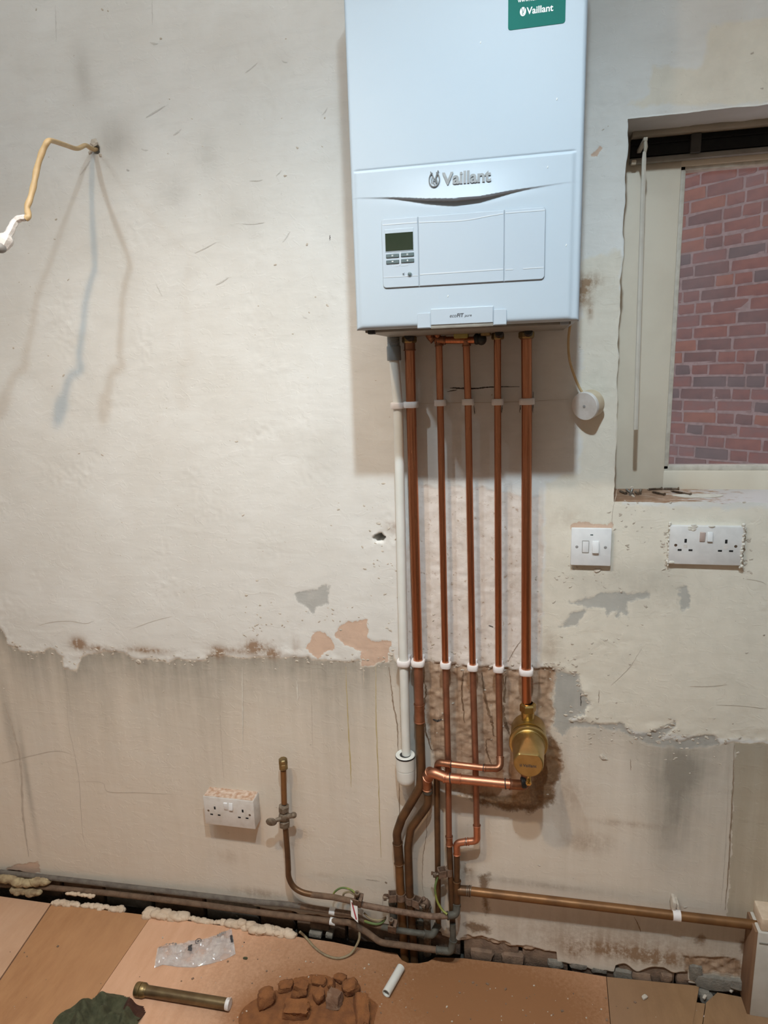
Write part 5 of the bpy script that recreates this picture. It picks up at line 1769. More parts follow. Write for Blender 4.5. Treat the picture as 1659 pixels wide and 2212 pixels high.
# brass filter
fc = W(1141.5, 1607, -0.070)
fl_ = thing('brass_filter', 'round brass magnetic filter with a blunt stamped cap, beside the copper pipes', 'filter', fc)
ax = Vector((0, -1, 0))
o0 = Vector((fc.x, 0, fc.z))
mb = MB()
mb.lathe([(0.004, 0.030), (0.006, 0.036), (0.011, 0.0400), (0.016, 0.0412), (0.050, 0.0412), (0.058, 0.0405)], o0 + Vector((0, 0, 0.006)), ax, 48)
mb.build('body', M_brass, fl_)
mb = MB()
for k in range(60):
    a = 2 * math.pi * k / 60
    c_ = Vector((math.cos(a), 0, math.sin(a)))
    t_ = Vector((-math.sin(a), 0, math.cos(a)))
    p = o0 + c_ * 0.0408
    vs = []
    for yy in (-0.050, -0.060):
        for sgn in (-1, 1):
            vs.append(p + t_ * 0.0011 * sgn + Vector((0, yy, 0)))
    vs += [p + c_ * 0.0013 + Vector((0, yy, 0)) for yy in (-0.0505, -0.0595)]
    mb.add(vs, [(0, 4, 5, 2), (1, 3, 5, 4), (0, 1, 4), (2, 5, 3)])
mb.lathe([(0.050, 0.0400), (0.0505, 0.0413), (0.0595, 0.0413), (0.060, 0.0400)], o0, ax, 48)
mb.build('knurled_ring', M_brass, fl_, angle=15)
mb = MB()
mb.lathe([(0.059, 0.040), (0.0605, 0.0435), (0.0625, 0.0448), (0.0700, 0.0448), (0.0722, 0.0435), (0.0730, 0.0400)], o0, ax, 56)
mb.build('flange', M_brass, fl_)
mb = MB()
prof = [(0.070, 0.0385), (0.0745, 0.0385), (0.0765, 0.0370)] + [(0.0765 + 0.072 * k / 14, 0.0370 - 0.0040 * k / 14) for k in range(1, 15)] + [(0.1515, 0.0318), (0.1530, 0.0296), (0.1530, 0.020), (0.1530, 0.002)]
SEGC = 56
vs, fs = [], []
for (t, r) in prof:
    for k in range(SEGC):
        a = 2 * math.pi * k / SEGC
        x_, z_ = r * math.cos(a), r * math.sin(a)
        lim = 0.0378 - (t - 0.092) * 0.23 if t > 0.088 else 1
        if t > 0.1490:
            lim -= (t - 0.1490) * 0.3
        z_ = min(z_, lim)
        vs.append(o0 + Vector((x_, -t, z_)))
for i in range(len(prof) - 1):
    for k in range(SEGC):
        k2 = (k + 1) % SEGC
        fs.append((i * SEGC + k, i * SEGC + k2, (i + 1) * SEGC + k2, (i + 1) * SEGC + k))
fs.append(tuple((len(prof) - 1) * SEGC + k for k in range(SEGC)))
mb.add(vs, fs)
mb.build('cap', M_brass, fl_, angle=28)
mb = MB()
emblem(mb, o0.x - 0.0170, o0.z - 0.0038, 0.0033, -0.1532, 1)
put_text(mb, 'Vaillant', (o0.x - 0.0122, -0.1532, o0.z - 0.0066), (1, 0, 0), (0, 0, 1), 0.0296, 0.0002, 0.015)
mb.build('stamped_lettering', M_ink, fl_)
nk = W(1139, 1548, -0.045)
mb = MB()
zn0 = o0.z + 0.042
mb.lathe([(0, 0.0150), (0.008, 0.0150), (0.012, 0.0160), (0.026, 0.0150)], (nk.x + 0.001, -0.036, zn0), (0, 0, 1), 28)
mb.build('neck', M_brassn, fl_)
zt_ = W(1139, 1522, -0.045).z
mb = MB()
mb.lathe([(0, 0.0170), (0.002, 0.0192), (0.017, 0.0192), (0.021, 0.0160), (0.022, 0.0124)], (nk.x + 0.001, -0.036, zt_ - 0.022), (0, 0, 1), 6, up=(1, 0.2, 0))
mb.build('nut', M_brassn, fl_, angle=20)
mb = MB()
mb.lathe([(0, 0.0128), (0.022 + zt_ - 0.022 - zn0, 0.0128)], (nk.x + 0.001, -0.036, zn0), (0, 0, 1), 24)
mb.build('neck_collar', M_brassn, fl_)
dr = W(1142, 1689, -0.085)
mb = MB()
mb.cyl(dr + Vector((0, 0.022, 0.004)), dr, 0.0060, 0.0058, 20)
mb.cyl(dr, dr + Vector((0, -0.006, -0.001)), 0.0072, 0.0066, 6)
mb.cyl(dr + Vector((0, -0.006, -0.001)), dr + Vector((0, -0.009, -0.001)), 0.003, 0.0026, 10)
mb.cyl(dr + Vector((0, 0.004, 0.002)), dr + Vector((0, 0.004, 0.022)), 0.004, 0.005, 12)
mb.build('drain_screw', M_brassn, fl_)
gk = W(1131, 1690, -0.066)
mb = MB()
mb.lathe([(-0.006, 0.0105), (-0.004, 0.0135), (0.004, 0.0135), (0.006, 0.0105)], gk, (1, 0.15, 0.15), 22)
mb.build('black_seal', M_rubber, fl_)
mb = MB()
mb.cyl(W(1134, 1672, -0.055), W(1135, 1652, -0.050), 0.012, 0.014, 20)
mb.build('outlet', M_brass, fl_)

# white waste pipe and its trap
t7 = thing('waste_pipe', 'white plastic waste pipe from a grey boiler coupling to a white trap', 'pipe', PW([(877, 1690)])[0])
RW = 0.0110
run('tube', M_pvc, PW([(851, 776), (860, 876), (872, 1431), (878, 1640)]), RW, t7)
mb = MB()
a_, b_ = PW([(849, 714), (851.5, 779)])
d_ = (b_ - a_)
mb.lathe([(0, 0.0135), (d_.length * 0.5, 0.0135), (d_.length * 0.52, 0.0152), (d_.length * 0.56, 0.0155), (d_.length * 0.98, 0.0155), (d_.length, 0.0145)], a_, d_, 28)
for k in range(4):
    mb.lathe([(d_.length * (0.2 + .07 * k) - .001, 0.0134), (d_.length * (0.2 + .07 * k), 0.0142), (d_.length * (0.2 + .07 * k) + .001, 0.0134)], a_, d_, 28)
mb.build('grey_coupling', M_pvcg, t7)
tp = PW([(876, 1640)])[0]
zt0, zt1 = PW([(876, 1692)])[0].z, PW([(876, 1628)])[0].z
H_ = zt1 - zt0
mb = MB()
mb.lathe([(0, 0.002), (0.001, 0.010), (0.005, 0.0180), (0.012, 0.0222), (0.020, 0.0234), (H_ * 0.52, 0.0236), (H_ * 0.535, 0.0224), (H_ * 0.55, 0.0242), (H_ - 0.002, 0.0244), (H_, 0.0228), (H_ - 0.0005, 0.0165), (H_ - 0.003, 0.0115)],
         (tp.x, -0.036, zt0), (0, 0, 1), 36)
mb.build('trap', M_pvc, t7)
mb = MB()
mb.lathe([(H_ - 0.0062, 0.0242), (H_ - 0.0058, 0.0249), (H_ - 0.0022, 0.0249), (H_ - 0.0018, 0.0238)], (tp.x, -0.036, zt0), (0, 0, 1), 36)
mb.build('rubber_ring', M_rubber, t7)


# pipe clips
def pipe_clip(px, py, r, label, wide=False, h=0.0135):
    c = W(px, py, PY_)
    o = thing('pipe_clip', label, 'pipe clip', (c.x, 0, c.z), 'white plastic pipe clips')
    ro = r + 0.0042
    mb = MB()
    # rounded-square band open to the wall
    sh = []
    w_, d_ = ro + 0.0012, ro + 0.0008
    outer = [(w_ * math.copysign(abs(math.cos(a)) ** 0.62, math.cos(a)), d_ * math.copysign(abs(math.sin(a)) ** 0.62, math.sin(a))) for a in [2 * math.pi * k / 36 for k in range(36)]]
    inner = [(r * 1.02 * math.cos(a), r * 1.02 * math.sin(a)) for a in [2 * math.pi * k / 36 for k in range(36)]]
    vs, fs = [], []
    for zz, sc in ((-h / 2, 0.94), (-h / 2 + 0.0015, 1.0), (h / 2 - 0.0015, 1.0), (h / 2, 0.94)):
        vs += [(c.x + x_ * sc, c.y + y_ * sc, c.z + zz) for x_, y_ in outer]
    for zz in (h / 2, -h / 2):
        vs += [(c.x + x_, c.y + y_, c.z + zz) for x_, y_ in inner]
    for i in range(5):
        for k in range(36):
            k2 = (k + 1) % 36
            fs.append((i * 36 + k, i * 36 + k2, (i + 1) * 36 + k2, (i + 1) * 36 + k))
    for k in range(36):
        k2 = (k + 1) % 36
        fs.append((5 * 36 + k, 5 * 36 + k2, k2, k))
    mb.add(vs, fs)
    mb.build('band', M_clip, o, angle=40)
    mb = MB().box((c.x - ro * 0.8, c.y + r * 0.95, c.z - h * 0.45), (c.x + ro * 0.8, 0.004, c.z + h * 0.45), 0.0015)
    mb.build('foot', M_clip, o)


names = [('wide pipe nearest the white waste pipe', 888, 903, R22), ('second copper pipe from the left', 951, 962.5, R15), ('middle copper pipe', 1011, 1021, R15),
         ('fourth copper pipe from the left', 1075, 1077, R15), ('wide pipe above the brass filter', 1138, 1136.5, R22)]
pipe_clip(860, 876, RW, 'white clip high on the white waste pipe, just below the boiler')
for (lab, xa, xb, r), ya, yb in zip(names, (874, 870, 868, 868, 867), (1431, 1436, 1441, 1444, 1450)):
    pipe_clip(xa, ya, r, 'upper white plastic clip on the ' + lab)
    pipe_clip(xb, yb, r, 'lower white plastic clip on the ' + lab)
pipe_clip(872, 1431, RW, 'lower white clip on the white waste pipe, above the trap')

# old pipes along the foot of the wall
t8 = thing('floor_pipe', 'grey dust-covered pipe running along the foot of the wall, the upper of two', 'pipe', W(400, 1929, -0.012))
run('tube', M_greyp, PW([(-260, 1850), (0, 1884), (135, 1899), (253, 1913), (400, 1930), (560, 1949), (614, 1953), (650, 1958)], -0.014), R15, t8, 0.05)
run('tube', M_dusty, PW([(645, 1957, -0.014), (710, 1967, -0.014), (760, 1974, -0.02), (800, 1996, -0.03), (830, 2003, -0.042)]), R15 * 0.95, t8, 0.05)
run('lead_tube', M_lead, PW([(820, 2001, -0.036), (850, 2008, -0.056), (920, 2018, -0.056)]), R15, t8, 0.05)
sleeve('elbow', M_lead, PW([(916, 2017, -0.056), (934, 2020, -0.050), (946, 1998, -0.022)]), R15 + 0.0018, t8, 0.012)
t9 = thing('floor_pipe', 'brown dusty pipe running low along the wall foot and swinging out at the pipes', 'pipe', W(400, 1948, -0.018))
run('tube', M_dusty, PW([(-260, 1885, -0.018), (0, 1911, -0.018), (92, 1916, -0.018), (241, 1930, -0.018), (400, 1949, -0.018), (560, 1971, -0.018), (700, 1988, -0.020), (755, 1993, -0.026),
                         (790, 2012, -0.042), (822, 2036, -0.055), (860, 2041, -0.055), (950, 2053, -0.055)]), R15 * 1.05, t9, 0.05)
sleeve('elbow', M_lead, PW([(942, 2052, -0.055), (974, 2056, -0.055), (979, 2030, -0.050)]), R15 + 0.0018, t9, 0.012)
run('tube', M_lead, PW([(979, 2036, -0.051), (978, 1995, -0.044)]), R15, t9)

# riser with the lever valve and capped end
t10 = thing('riser_pipe', 'old brown capped pipe with a lever valve rising beside the double socket', 'pipe', W(620, 1880, -0.04))
run('tube', M_ochre, PW([(612, 1664, -0.040), (614, 1735, -0.040)]), R15, t10)
run('tube', M_oldcu, PW([(616, 1780, -0.040), (621, 1840, -0.040), (623, 1880, -0.040)]), R15, t10)
run('tube', M_oldcu, spline(PW([(622.5, 1872, -0.040), (624, 1895, -0.040), (634, 1915, -0.042), (652, 1927, -0.044), (676, 1933, -0.045)]), 6), R15, t10, 0.001)
run('tube', M_dusty, PW([(672, 1932.5, -0.045), (720, 1938, -0.046), (762, 1947, -0.048)]), R15, t10, 0.05)
run('tube', M_clamp, PW([(757, 1946, -0.049), (790, 1956, -0.054), (850, 1967, -0.058), (900, 1975, -0.058), (935, 1980, -0.057), (968, 1978, -0.056)]), R15, t10, 0.06)
cp0 = W(612, 1652, -0.040)
mb = MB()
mb.lathe([(-0.012, 0.0105), (-0.010, 0.0118), (0.004, 0.0118), (0.0048, 0.0108), (0.0055, 0.0122), (0.015, 0.0120), (0.018, 0.0095), (0.0185, 0.002)], cp0, (0, 0, 1), 8)
mb.build('cap_nut', M_oldbrass, t10, angle=22)
vc = W(614, 1763, -0.040)
mb = MB()
mb.lathe([(-0.033, 0.011), (-0.030, 0.0148), (-0.015, 0.0148), (-0.012, 0.0105), (0.014, 0.0105), (0.017, 0.0148), (0.030, 0.0148), (0.034, 0.011)], vc, (0.02, 0, 1), 6)
mb.ell(vc, (0.0150, 0.0150, 0.016), 14, 9)
mb.build('valve_body', M_gunmetal, t10, angle=25)
mb = MB()
mb.cyl(vc + Vector((-0.004, -0.004, 0)), vc + Vector((0.028, -0.006, 0.010)), 0.0075, 0.0068, 10)
mb.ell(vc + Vector((0.029, -0.006, 0.011)), (0.0085, 0.008, 0.008), 10, 7)
mb.build('valve_stem', M_gunmetal, t10)
mb = MB()
mb.cyl(vc + Vector((0.0, -0.006, 0)), vc + Vector((-0.018, -0.016, -0.003)), 0.0072, 0.0055, 10)
Mt = Euler((0.15, 0.35, 0.3)).to_matrix()
mb.ell(vc + Vector((-0.029, -0.020, -0.006)), (0.0150, 0.0055, 0.0125), 16, 9, Mt)
mb.build('valve_lever', M_gunmetal, t10)

# horizontal pipe along the right
t11 = thing('floor_pipe', 'ochre copper pipe running right from the tee above the floor to the corner trim', 'pipe', W(1300, 1960, -0.03))
run('tube', M_ochre, PW([(1012, 1924.5, -0.034), (1330, 1962, -0.032), (1470, 1979, -0.030), (1648, 2000, -0.028)]), R22, t11, 0.05)
sleeve('tee_branch', M_oldcu, PW([(990, 1923, -0.034), (1016, 1925, -0.034)]), R22 + 0.0015, t11)
for k, xx in enumerate((1009, 1013, 1017)):
    ring('solder_ring', M_solder, PW([(xx, 1924.4, -0.034)])[0], (1, 0, -0.03), R22 + 0.0024, 0.0016, t11)
cc = W(1461, 1977.5, -0.030)
o = thing('pipe_clip', 'white strap clip with a crumbly top on the pipe at lower right', 'pipe clip', (cc.x, 0, cc.z), 'white plastic pipe clips')
mb = MB()
mb.lathe([(-0.009, R22 + 0.0006), (-0.009, R22 + 0.002), (0.009, R22 + 0.002), (0.009, R22 + 0.0006)], cc, (1, 0, 0), 24)
mb.build('strap', M_clip, o)
mb = MB()
mb.box((cc.x - 0.010, -0.030, cc.z + 0.008), (cc.x - 0.001, 0.004, cc.z + 0.034), 0.003, rot=(0, 0.1, 0))
mb.box((cc.x + 0.000, -0.026, cc.z + 0.008), (cc.x + 0.008, 0.004, cc.z + 0.028), 0.003, rot=(0, -0.25, 0))
mb.build('clip_base', M_plasterlump, o)

# clips holding the two low pipes
for (px, py, lab, y) in ((718, 1968, 'white clip on the upper of the two floor pipes', -0.014), (719, 1990.5, 'white clip on the lower of the two floor pipes', -0.021)):
    c = W(px, py, y)
    o = thing('pipe_clip', lab, 'pipe clip', (c.x, 0, c.z), 'white plastic pipe clips')
    mb = MB()
    mb.lathe([(-0.008, R15 + 0.001), (-0.008, R15 + 0.0024), (0.008, R15 + 0.0024), (0.008, R15 + 0.001)], c, (1, 0, -0.1), 22)
    mb.build('strap', M_white, o)


# earthing clamps
def earth_clamp(name_pt, r, axis, out, label, scale=1.0, tagc=None, tail=None):
    c = name_pt
    o = thing('earth_clamp', label, 'clamp', c, 'earthing clamps on the old pipes')
    ax_ = Vector(axis).normalized()
    ou = Vector(out)
    ou = (ou - ax_ * ou.dot(ax_)).normalized()
    sd = ax_.cross(ou)
    Mx = Matrix((sd, ax_, ou)).transposed()
    w = 0.0075 * scale
    mb = MB()
    mb.lathe([(-w, r + 0.0004), (-w, r + 0.0018), (w, r + 0.0018), (w, r + 0.0004)], c, ax_, 24)
    mb.build('strap', M_clamp, o)
    mb = MB()

    def bx(lo, hi, bev=0.0008):
        lo, hi = Vector(lo), Vector(hi)
        ctr = (lo + hi) / 2
        hs = (hi - lo) / 2
        t = MB().box(-hs, hs, bev, 1)
        mb.add([c + Mx @ (Vector(v) + ctr) for v in t.v], t.f)
    s = scale
    bx((-0.008 * s, -0.008 * s, r), (0.008 * s, 0.008 * s, r + 0.002))
    bx((-0.008 * s, -0.008 * s, r), (-0.006 * s, 0.008 * s, r + 0.016 * s))
    bx((0.006 * s, -0.008 * s, r), (0.008 * s, 0.008 * s, r + 0.016 * s))
    bx((-0.008 * s, 0.002 * s, r + 0.014 * s), (0.008 * s, 0.008 * s, r + 0.016 * s))
    mb.build('channel', M_clamp, o)
    mb = MB()
    p = c + Mx @ Vector((0, -0.003 * s, r + 0.004))
    q = c + Mx @ Vector((0, -0.003 * s, r + 0.026 * s))
    mb.cyl(p, q, 0.0022 * s, 0.0022 * s, 10)
    mb.cyl(c + Mx @ Vector((0, -0.003 * s, r + 0.020 * s)), c + Mx @ Vector((0, -0.003 * s, r + 0.026 * s)), 0.0048 * s, 0.0046 * s, 8)
    mb.build('screw', M_screw, o, angle=20)
    if tail is not None:
        mb = MB()
        P = spline([c + Vector(t) for t in tail], 5)
        vs, fs = [], []
        for i, p in enumerate(P):
            vs += [p + Vector((0, 0, 0.005)), p - Vector((0, 0, 0.005))]
        for i in range(len(P) - 1):
            fs.append((2 * i, 2 * i + 1, 2 * i + 3, 2 * i + 2))
        n_ = len(vs)
        mb.add(vs + [Vector(v) + Vector((0, 0.0012, 0)) for v in vs], fs + [tuple(n_ + i for i in f) for f in fs])
        mb.build('strap_tail', M_clamp, o)
    if tagc:
        mb = MB()
        a = c + Vector(tagc)
        u_ = Vector((0.85, -0.3, -0.45)).normalized()
        v_ = Vector((0.12, -0.45, -1)).normalized()
        n_ = u_.cross(v_)
        def quad(x0, x1, y0, y1, d):
            return [a + u_ * x0 + v_ * y0 + n_ * d, a + u_ * x1 + v_ * y0 + n_ * d, a + u_ * x1 + v_ * y1 + n_ * d, a + u_ * x0 + v_ * y1 + n_ * d]
        vs = quad(-0.012, 0.012, -0.004, 0.036, 0) + quad(-0.012, 0.012, -0.004, 0.036, 0.0008)
        mb.add(vs, [(0, 1, 2, 3), (7, 6, 5, 4), (0, 4, 5, 1), (1, 5, 6, 2), (2, 6, 7, 3), (3, 7, 4, 0)])
        tg = mb.build('warning_tag', M_whitep, o)
        mb = MB()
        for dd in (-0.0003, 0.0011):
            mb.add([a + u_ * -0.010 + v_ * 0.000 + n_ * dd, a + u_ * -0.004 + v_ * 0.000 + n_ * dd, a + u_ * 0.009 + v_ * 0.030 + n_ * dd, a + u_ * 0.004 + v_ * 0.034 + n_ * dd], [(0, 1, 2, 3)])
        mb.build('tag_stripe', pm('red_stripe', (0.42, 0.05, 0.07), (0.36, 0.05, 0.06), 40, 0.5), o)


c_ = W(772, 1951, -0.049)
earth_clamp(c_, R15, (1, 0, -0.2), (0.1, -0.3, 1), 'pinkish earth clamp with a red-striped tag on the riser pipe', 1.5, tagc=(-0.006, -0.012, 0.006))
c_ = W(866, 1935, PY_)
earth_clamp(c_, R22, (0, 0, 1), (-1, -0.25, 0), 'rusty earth clamp on the left of the two wide bent pipes', 1.35, tail=((-0.03, -0.012, 0.006), (-0.045, -0.01, 0.0), (-0.048, -0.01, -0.025)))
c_ = W(885.5, 1942, PY_)
earth_clamp(c_, R22, (0, 0, 1), (1, -0.35, 0), 'rusty earth clamp on the right of the two wide bent pipes', 1.35, tail=((0.03, -0.012, 0.0), (0.042, -0.012, -0.012), (0.044, -0.012, -0.03)))
c_ = W(970, 1882, PY_)
earth_clamp(c_, R15 + 0.001, (0, 0, 1), (-1, -0.4, 0.1), 'earth clamp with a curled strap end on the thin pipe above the floor', 1.3, tail=((-0.018, -0.010, -0.002), (-0.034, -0.012, -0.003), (-0.044, -0.010, -0.004), (-0.046, -0.006, -0.014)))
c_ = W(848, 2007, -0.055)
earth_clamp(c_, R15, (1, 0, -0.1), (-0.3, -0.3, 1), 'earth clamp on the grey pipe in the pit behind the lower pipe', 1.4)


# earth wires and flex
def wire(label, pts, r, mat, name='earth_wire', cat='wire', group='earth wires'):
    P = spline(pts, 8)
    mb = MB()
    mb.tube(P, r, 10)
    o = mb.build(name, mat, loc=P[0])
    return tag(o, label, cat, group)


wire('green and yellow earth wire hanging from the clamp on the thin pipe', PW([(945, 1895, -0.045), (940, 1918, -0.05), (944, 1945, -0.052), (955, 1965, -0.055), (966, 1975, -0.062)]), 0.0030, M_earth)
wire('green earth wire looping up behind the tagged clamp', PW([(720, 1942, -0.03), (722, 1928, -0.03), (738, 1918, -0.03), (758, 1922, -0.035), (772, 1934, -0.05)]), 0.0026, M_earth)
wire('dull earth wire curling inside the green loop by the tagged clamp', PW([(741, 1942, -0.03), (743, 1930, -0.03), (756, 1927, -0.032), (770, 1936, -0.046)]), 0.0028, M_flex)
wire('yellow-green wire coiled under the dusty riser pipe', PW([(788, 1990, -0.036), (800, 1994, -0.042), (815, 1996, -0.044), (826, 1992, -0.042), (832, 1984, -0.04)]), 0.0034, M_earth)
wire('pale wire coiled behind the yellow-green wire', PW([(786, 1972, -0.04), (800, 1984, -0.044), (818, 1988, -0.046), (834, 1982, -0.042)]), 0.0028, M_flex)
g_ = [W(648, 2013, -0.045)] + [G(660, 2024, 0.006), G(680, 2047, 0.0035), G(705, 2064, 0.0035), G(732, 2070, 0.0035), G(755, 2062, 0.006), G(768, 2046, 0.02)] + [W(776, 2028, -0.05), W(777, 2012, -0.040)]
wire('dirty cream flex looped on the floor in front of the old pipes', g_, 0.0033, M_flex, 'floor_cable', 'cable', None)

# stubs and litter down among the pipes
for i, (px, y0_, y1_, yy, r, m_, lab) in enumerate([(908, 1985, 2090, -0.02, 0.010, M_lead, 'grey stub of old pipe between the two wide pipes at the floor'),
                                                    (921, 1948, 2060, -0.018, 0.011, M_gunmetal, 'crusty old pipe stub right of the wide pipes at the floor'),
                                                    (848, 1940, 1985, -0.012, 0.010, M_lead, 'short grey pipe stub left of the wide pipes')]):
    a, b = W(px, y0_, yy), W(px + 2, y1_, yy)
    mb = MB()
    mb.lathe([(0, r * 0.5), (0.002, r), ((a - b).length, r)], a, b - a, 14)
    mb.lathe([(0.010, r), (0.011, r * 1.2), (0.020, r * 1.2), (0.021, r)], a, b - a, 8)
    tag(mb.build('pipe_stub', m_, loc=b), lab, 'pipe')
mb = MB()
q = W(919, 1952, -0.03)
mb.ell(q, (0.012, 0.011, 0.016), 12, 8)
mb.ell(q + Vector((-0.004, -0.002, 0.016)), (0.006, 0.006, 0.006), 10, 6)
tag(mb.build('old_cap', M_clamp, loc=q), 'round rusty cap right of the clamped wide pipes', 'cap')

# ------------------------------------------------------------------ sockets, switch, round box, cables


def slot(mb, x0, x1, z0, z1, y):
    mb.box((x0, y - 0.0004, z0), (x1, y + 0.002, z1), 0.0002, 1)


def double_socket(x0, z0, yb, yf, label, box=False, dusty=False, rockers='l'):
    w, h = 0.146, 0.086
    o = thing('double_socket', label, 'socket', (x0 + w / 2, yb, z0))
    mat = M_socketd if dusty else M_socket
    if box:
        mb = MB().box((x0 + 0.0005, yf + 0.010, z0 + 0.0005), (x0 + w - 0.0005, yb + 0.004, z0 + h - 0.0005), 0.002)
        mb.build('back_box', mat, o)
        mb = MB().box((x0, yf, z0), (x0 + w, yf + 0.0105, z0 + h), 0.0022)
    else:
        mb = MB().box((x0, yf, z0), (x0 + w, yb + 0.006, z0 + h), 0.0022)
    mb.build('face_plate', mat, o)
    cx_ = x0 + w / 2
    for sx_ in (-1, 1):
        cxx = cx_ + sx_ * 0.0405
        zz = z0 + 0.043
        mb = MB()
        slot(mb, cxx - 0.0024, cxx + 0.0024, zz + 0.0060, zz + 0.0145, yf)
        mb.build('earth_slot', M_slot, o)
        for s2 in (-1, 1):
            mb = MB()
            slot(mb, cxx + s2 * 0.0110 - 0.0040, cxx + s2 * 0.0110 + 0.0040, zz - 0.0125, zz - 0.0085, yf)
            mb.build('pin_slot', M_slot, o)
        mb = MB()
        mb.box((cxx - 0.004, yf - 0.0003, zz - 0.006), (cxx + 0.004, yf + 0.001, zz + 0.002), 0.0003, 1)
        mb.build('shutter', M_socketd, o)
        mb = MB()
        mb.lathe([(0, 0.0034), (0.0004, 0.0030), (0.0005, 0.0006)], (x0 + w / 2 + sx_ * 0.0600, yf + 0.0002, z0 + 0.043), (0, -1, 0), 14)
        mb.build('screw', M_screw, o)
        mb = MB()
        rx = cx_ + sx_ * 0.0075
        on = sx_ > 0
        tilt = -0.16 if on else 0.16
        if rockers == 'l' and not on:
            tilt = 0.10
        mb.box((rx - 0.0055, yf - 0.0030, z0 + 0.0525), (rx + 0.0055, yf + 0.003, z0 + 0.0735), 0.0012, 2, rot=(tilt, 0, 0))
        mb.build('rocker', M_white if on or box else pm('pinkish_rocker', (0.50, 0.40, 0.36), (0.46, 0.36, 0.32), 50, 0.5), o)
    return o


lx, lz, ly = -0.5424, Z0 - 1.2758, 0.0417
ls_ = double_socket(lx, lz, 0.0, -ly, 'surface-mounted double socket with a dusty top, low on the left', box=True, dusty=True)
mb = MB()
rd = random.Random(3)
nn = 40
vs, fs = [], []
for i in range(nn + 1):
    for j in range(8):
        x_ = lx + 0.002 + 0.142 * i / nn
        y_ = -ly + 0.0015 + (ly - 0.002) * j / 7
        vs.append((x_, y_, lz + 0.086 + 0.0006 + 0.0012 * max(0, rd.gauss(0.3, 0.6)) * (0.3 + j / 7)))
for i in range(nn):
    for j in range(7):
        a = i * 8 + j
        fs.append((a, a + 8, a + 9, a + 1))
mb.add(vs, fs)
mb.build('dust_layer', M_dust, ls_)
rs_ = double_socket(0.6125, Z0 - 0.5077, 0.0, -0.013, 'flush double socket daubed with paint at its edges, under the window')
for (a, b, lab) in (((0.6125, 0.092), (0.146, 0.0), 'top'), ):
    pass
mb = MB()
rg = random.Random(8)
for k in range(34):
    t = k / 33
    z_ = Z0 - 0.5077 - 0.004 + t * 0.094
    mb.ell((0.6125 + 0.1465 + rg.uniform(-0.002, 0.002), -0.010 + rg.uniform(-.002, .002), z_), (0.0036 * rg.uniform(.6, 1.3), 0.0042, 0.0040), 8, 5)
    mb.ell((0.6125 - 0.0005 + rg.uniform(-0.001, 0.002), -0.006 + rg.uniform(-.002, .002), z_), (0.0026 * rg.uniform(.5, 1.3), 0.004, 0.0036), 8, 5)
for k in range(8):
    mb.ell((0.6125 + 0.045 + rg.uniform(-0.012, 0.006), -0.0125, Z0 - 0.5077 + 0.080 + rg.uniform(-0.006, 0.008)), (0.006, 0.0016, 0.003), 8, 5)
mb.ell((0.6125 + 0.083, -0.0125, Z0 - 0.5077 + 0.086), (0.007, 0.003, 0.003), 8, 5)
mb.ell((0.6125 + 0.007, -0.0125, Z0 - 0.5077 + 0.004), (0.007, 0.002, 0.004), 8, 5)
mb.build('paint_daubs', M_ridge, rs_)

sx_, sz_ = 0.4062, Z0 - 0.5157
o = thing('fused_switch', 'square white fused spur switch on the wall left of the flush double socket', 'switch', (sx_ + 0.043, 0, sz_))
mb = MB().box((sx_, -0.016, sz_), (sx_ + 0.086, -0.007, sz_ + 0.086), 0.002)
mb.build('face_plate', M_white, o)
mb = MB().box((sx_ + 0.004, -0.0075, sz_ + 0.004), (sx_ + 0.082, 0.006, sz_ + 0.082), 0.002)
mb.build('back_box', M_socketd, o)
mb = MB().box((sx_ + 0.0455, -0.0205, sz_ + 0.030), (sx_ + 0.0595, -0.014, sz_ + 0.057), 0.0015, 2, rot=(-0.14, 0, 0))
mb.build('rocker', M_white, o)
mb = MB().box((sx_ + 0.0235, -0.0168, sz_ + 0.030), (sx_ + 0.0385, -0.014, sz_ + 0.058), 0.002)
mb.build('fuse_carrier', M_white, o)
mb = MB()
for zz in (0.0305, 0.0575):
    mb.box((sx_ + 0.0240, -0.0171, sz_ + zz - 0.0004), (sx_ + 0.038, -0.016, sz_ + zz + 0.0004))
for xx in (0.0240, 0.0380):
    mb.box((sx_ + xx - 0.0004, -0.0171, sz_ + 0.031), (sx_ + xx + 0.0004, -0.016, sz_ + 0.057))
mb.build('fuse_outline', M_greyal, o)
for xx in (0.0125, 0.0735):
    mb = MB()
    mb.lathe([(0, 0.0036), (0.0004, 0.0031), (0.0005, 0.0006)], (sx_ + xx, -0.0158, sz_ + 0.043), (0, -1, 0), 14)
    mb.build('screw', M_lead_grey, o)
mb = MB().box((sx_ + 0.0405, -0.0163, sz_ + 0.0700), (sx_ + 0.0465, -0.015, sz_ + 0.0725))
mb.build('neon_window', M_button, o)

# round junction box and its flex
ba, bb = W(1280, 870, -0.006), W(1262, 878, -0.033)
o = thing('junction_box', 'round white junction box hanging by its flex beside the boiler pipes', 'junction box', ba)
d_ = (bb - ba).normalized()
Lb = (bb - ba).length
mb = MB()
mb.lathe([(0, 0.027), (0.002, 0.029), (Lb - 0.008, 0.0295)], ba, d_, 40)
mb.build('base', pm('yellowed_plastic', (0.56, 0.45, 0.30), (0.62, 0.53, 0.40), 40, 0.5), o)
mb = MB()
mb.lathe([(Lb - 0.0082, 0.0300), (Lb - 0.001, 0.0300), (Lb, 0.0290)], ba, d_, 40)
mb.build('lid', M_socketd, o)
mb = MB()
mb.lathe([(Lb, 0.0030), (Lb + 0.0006, 0.0030), (Lb + 0.0008, 0.002)], ba, d_, 12)
mb.build('screw', M_lead_grey, o)
mb = MB()
qh = W(1286, 862, -0.030)
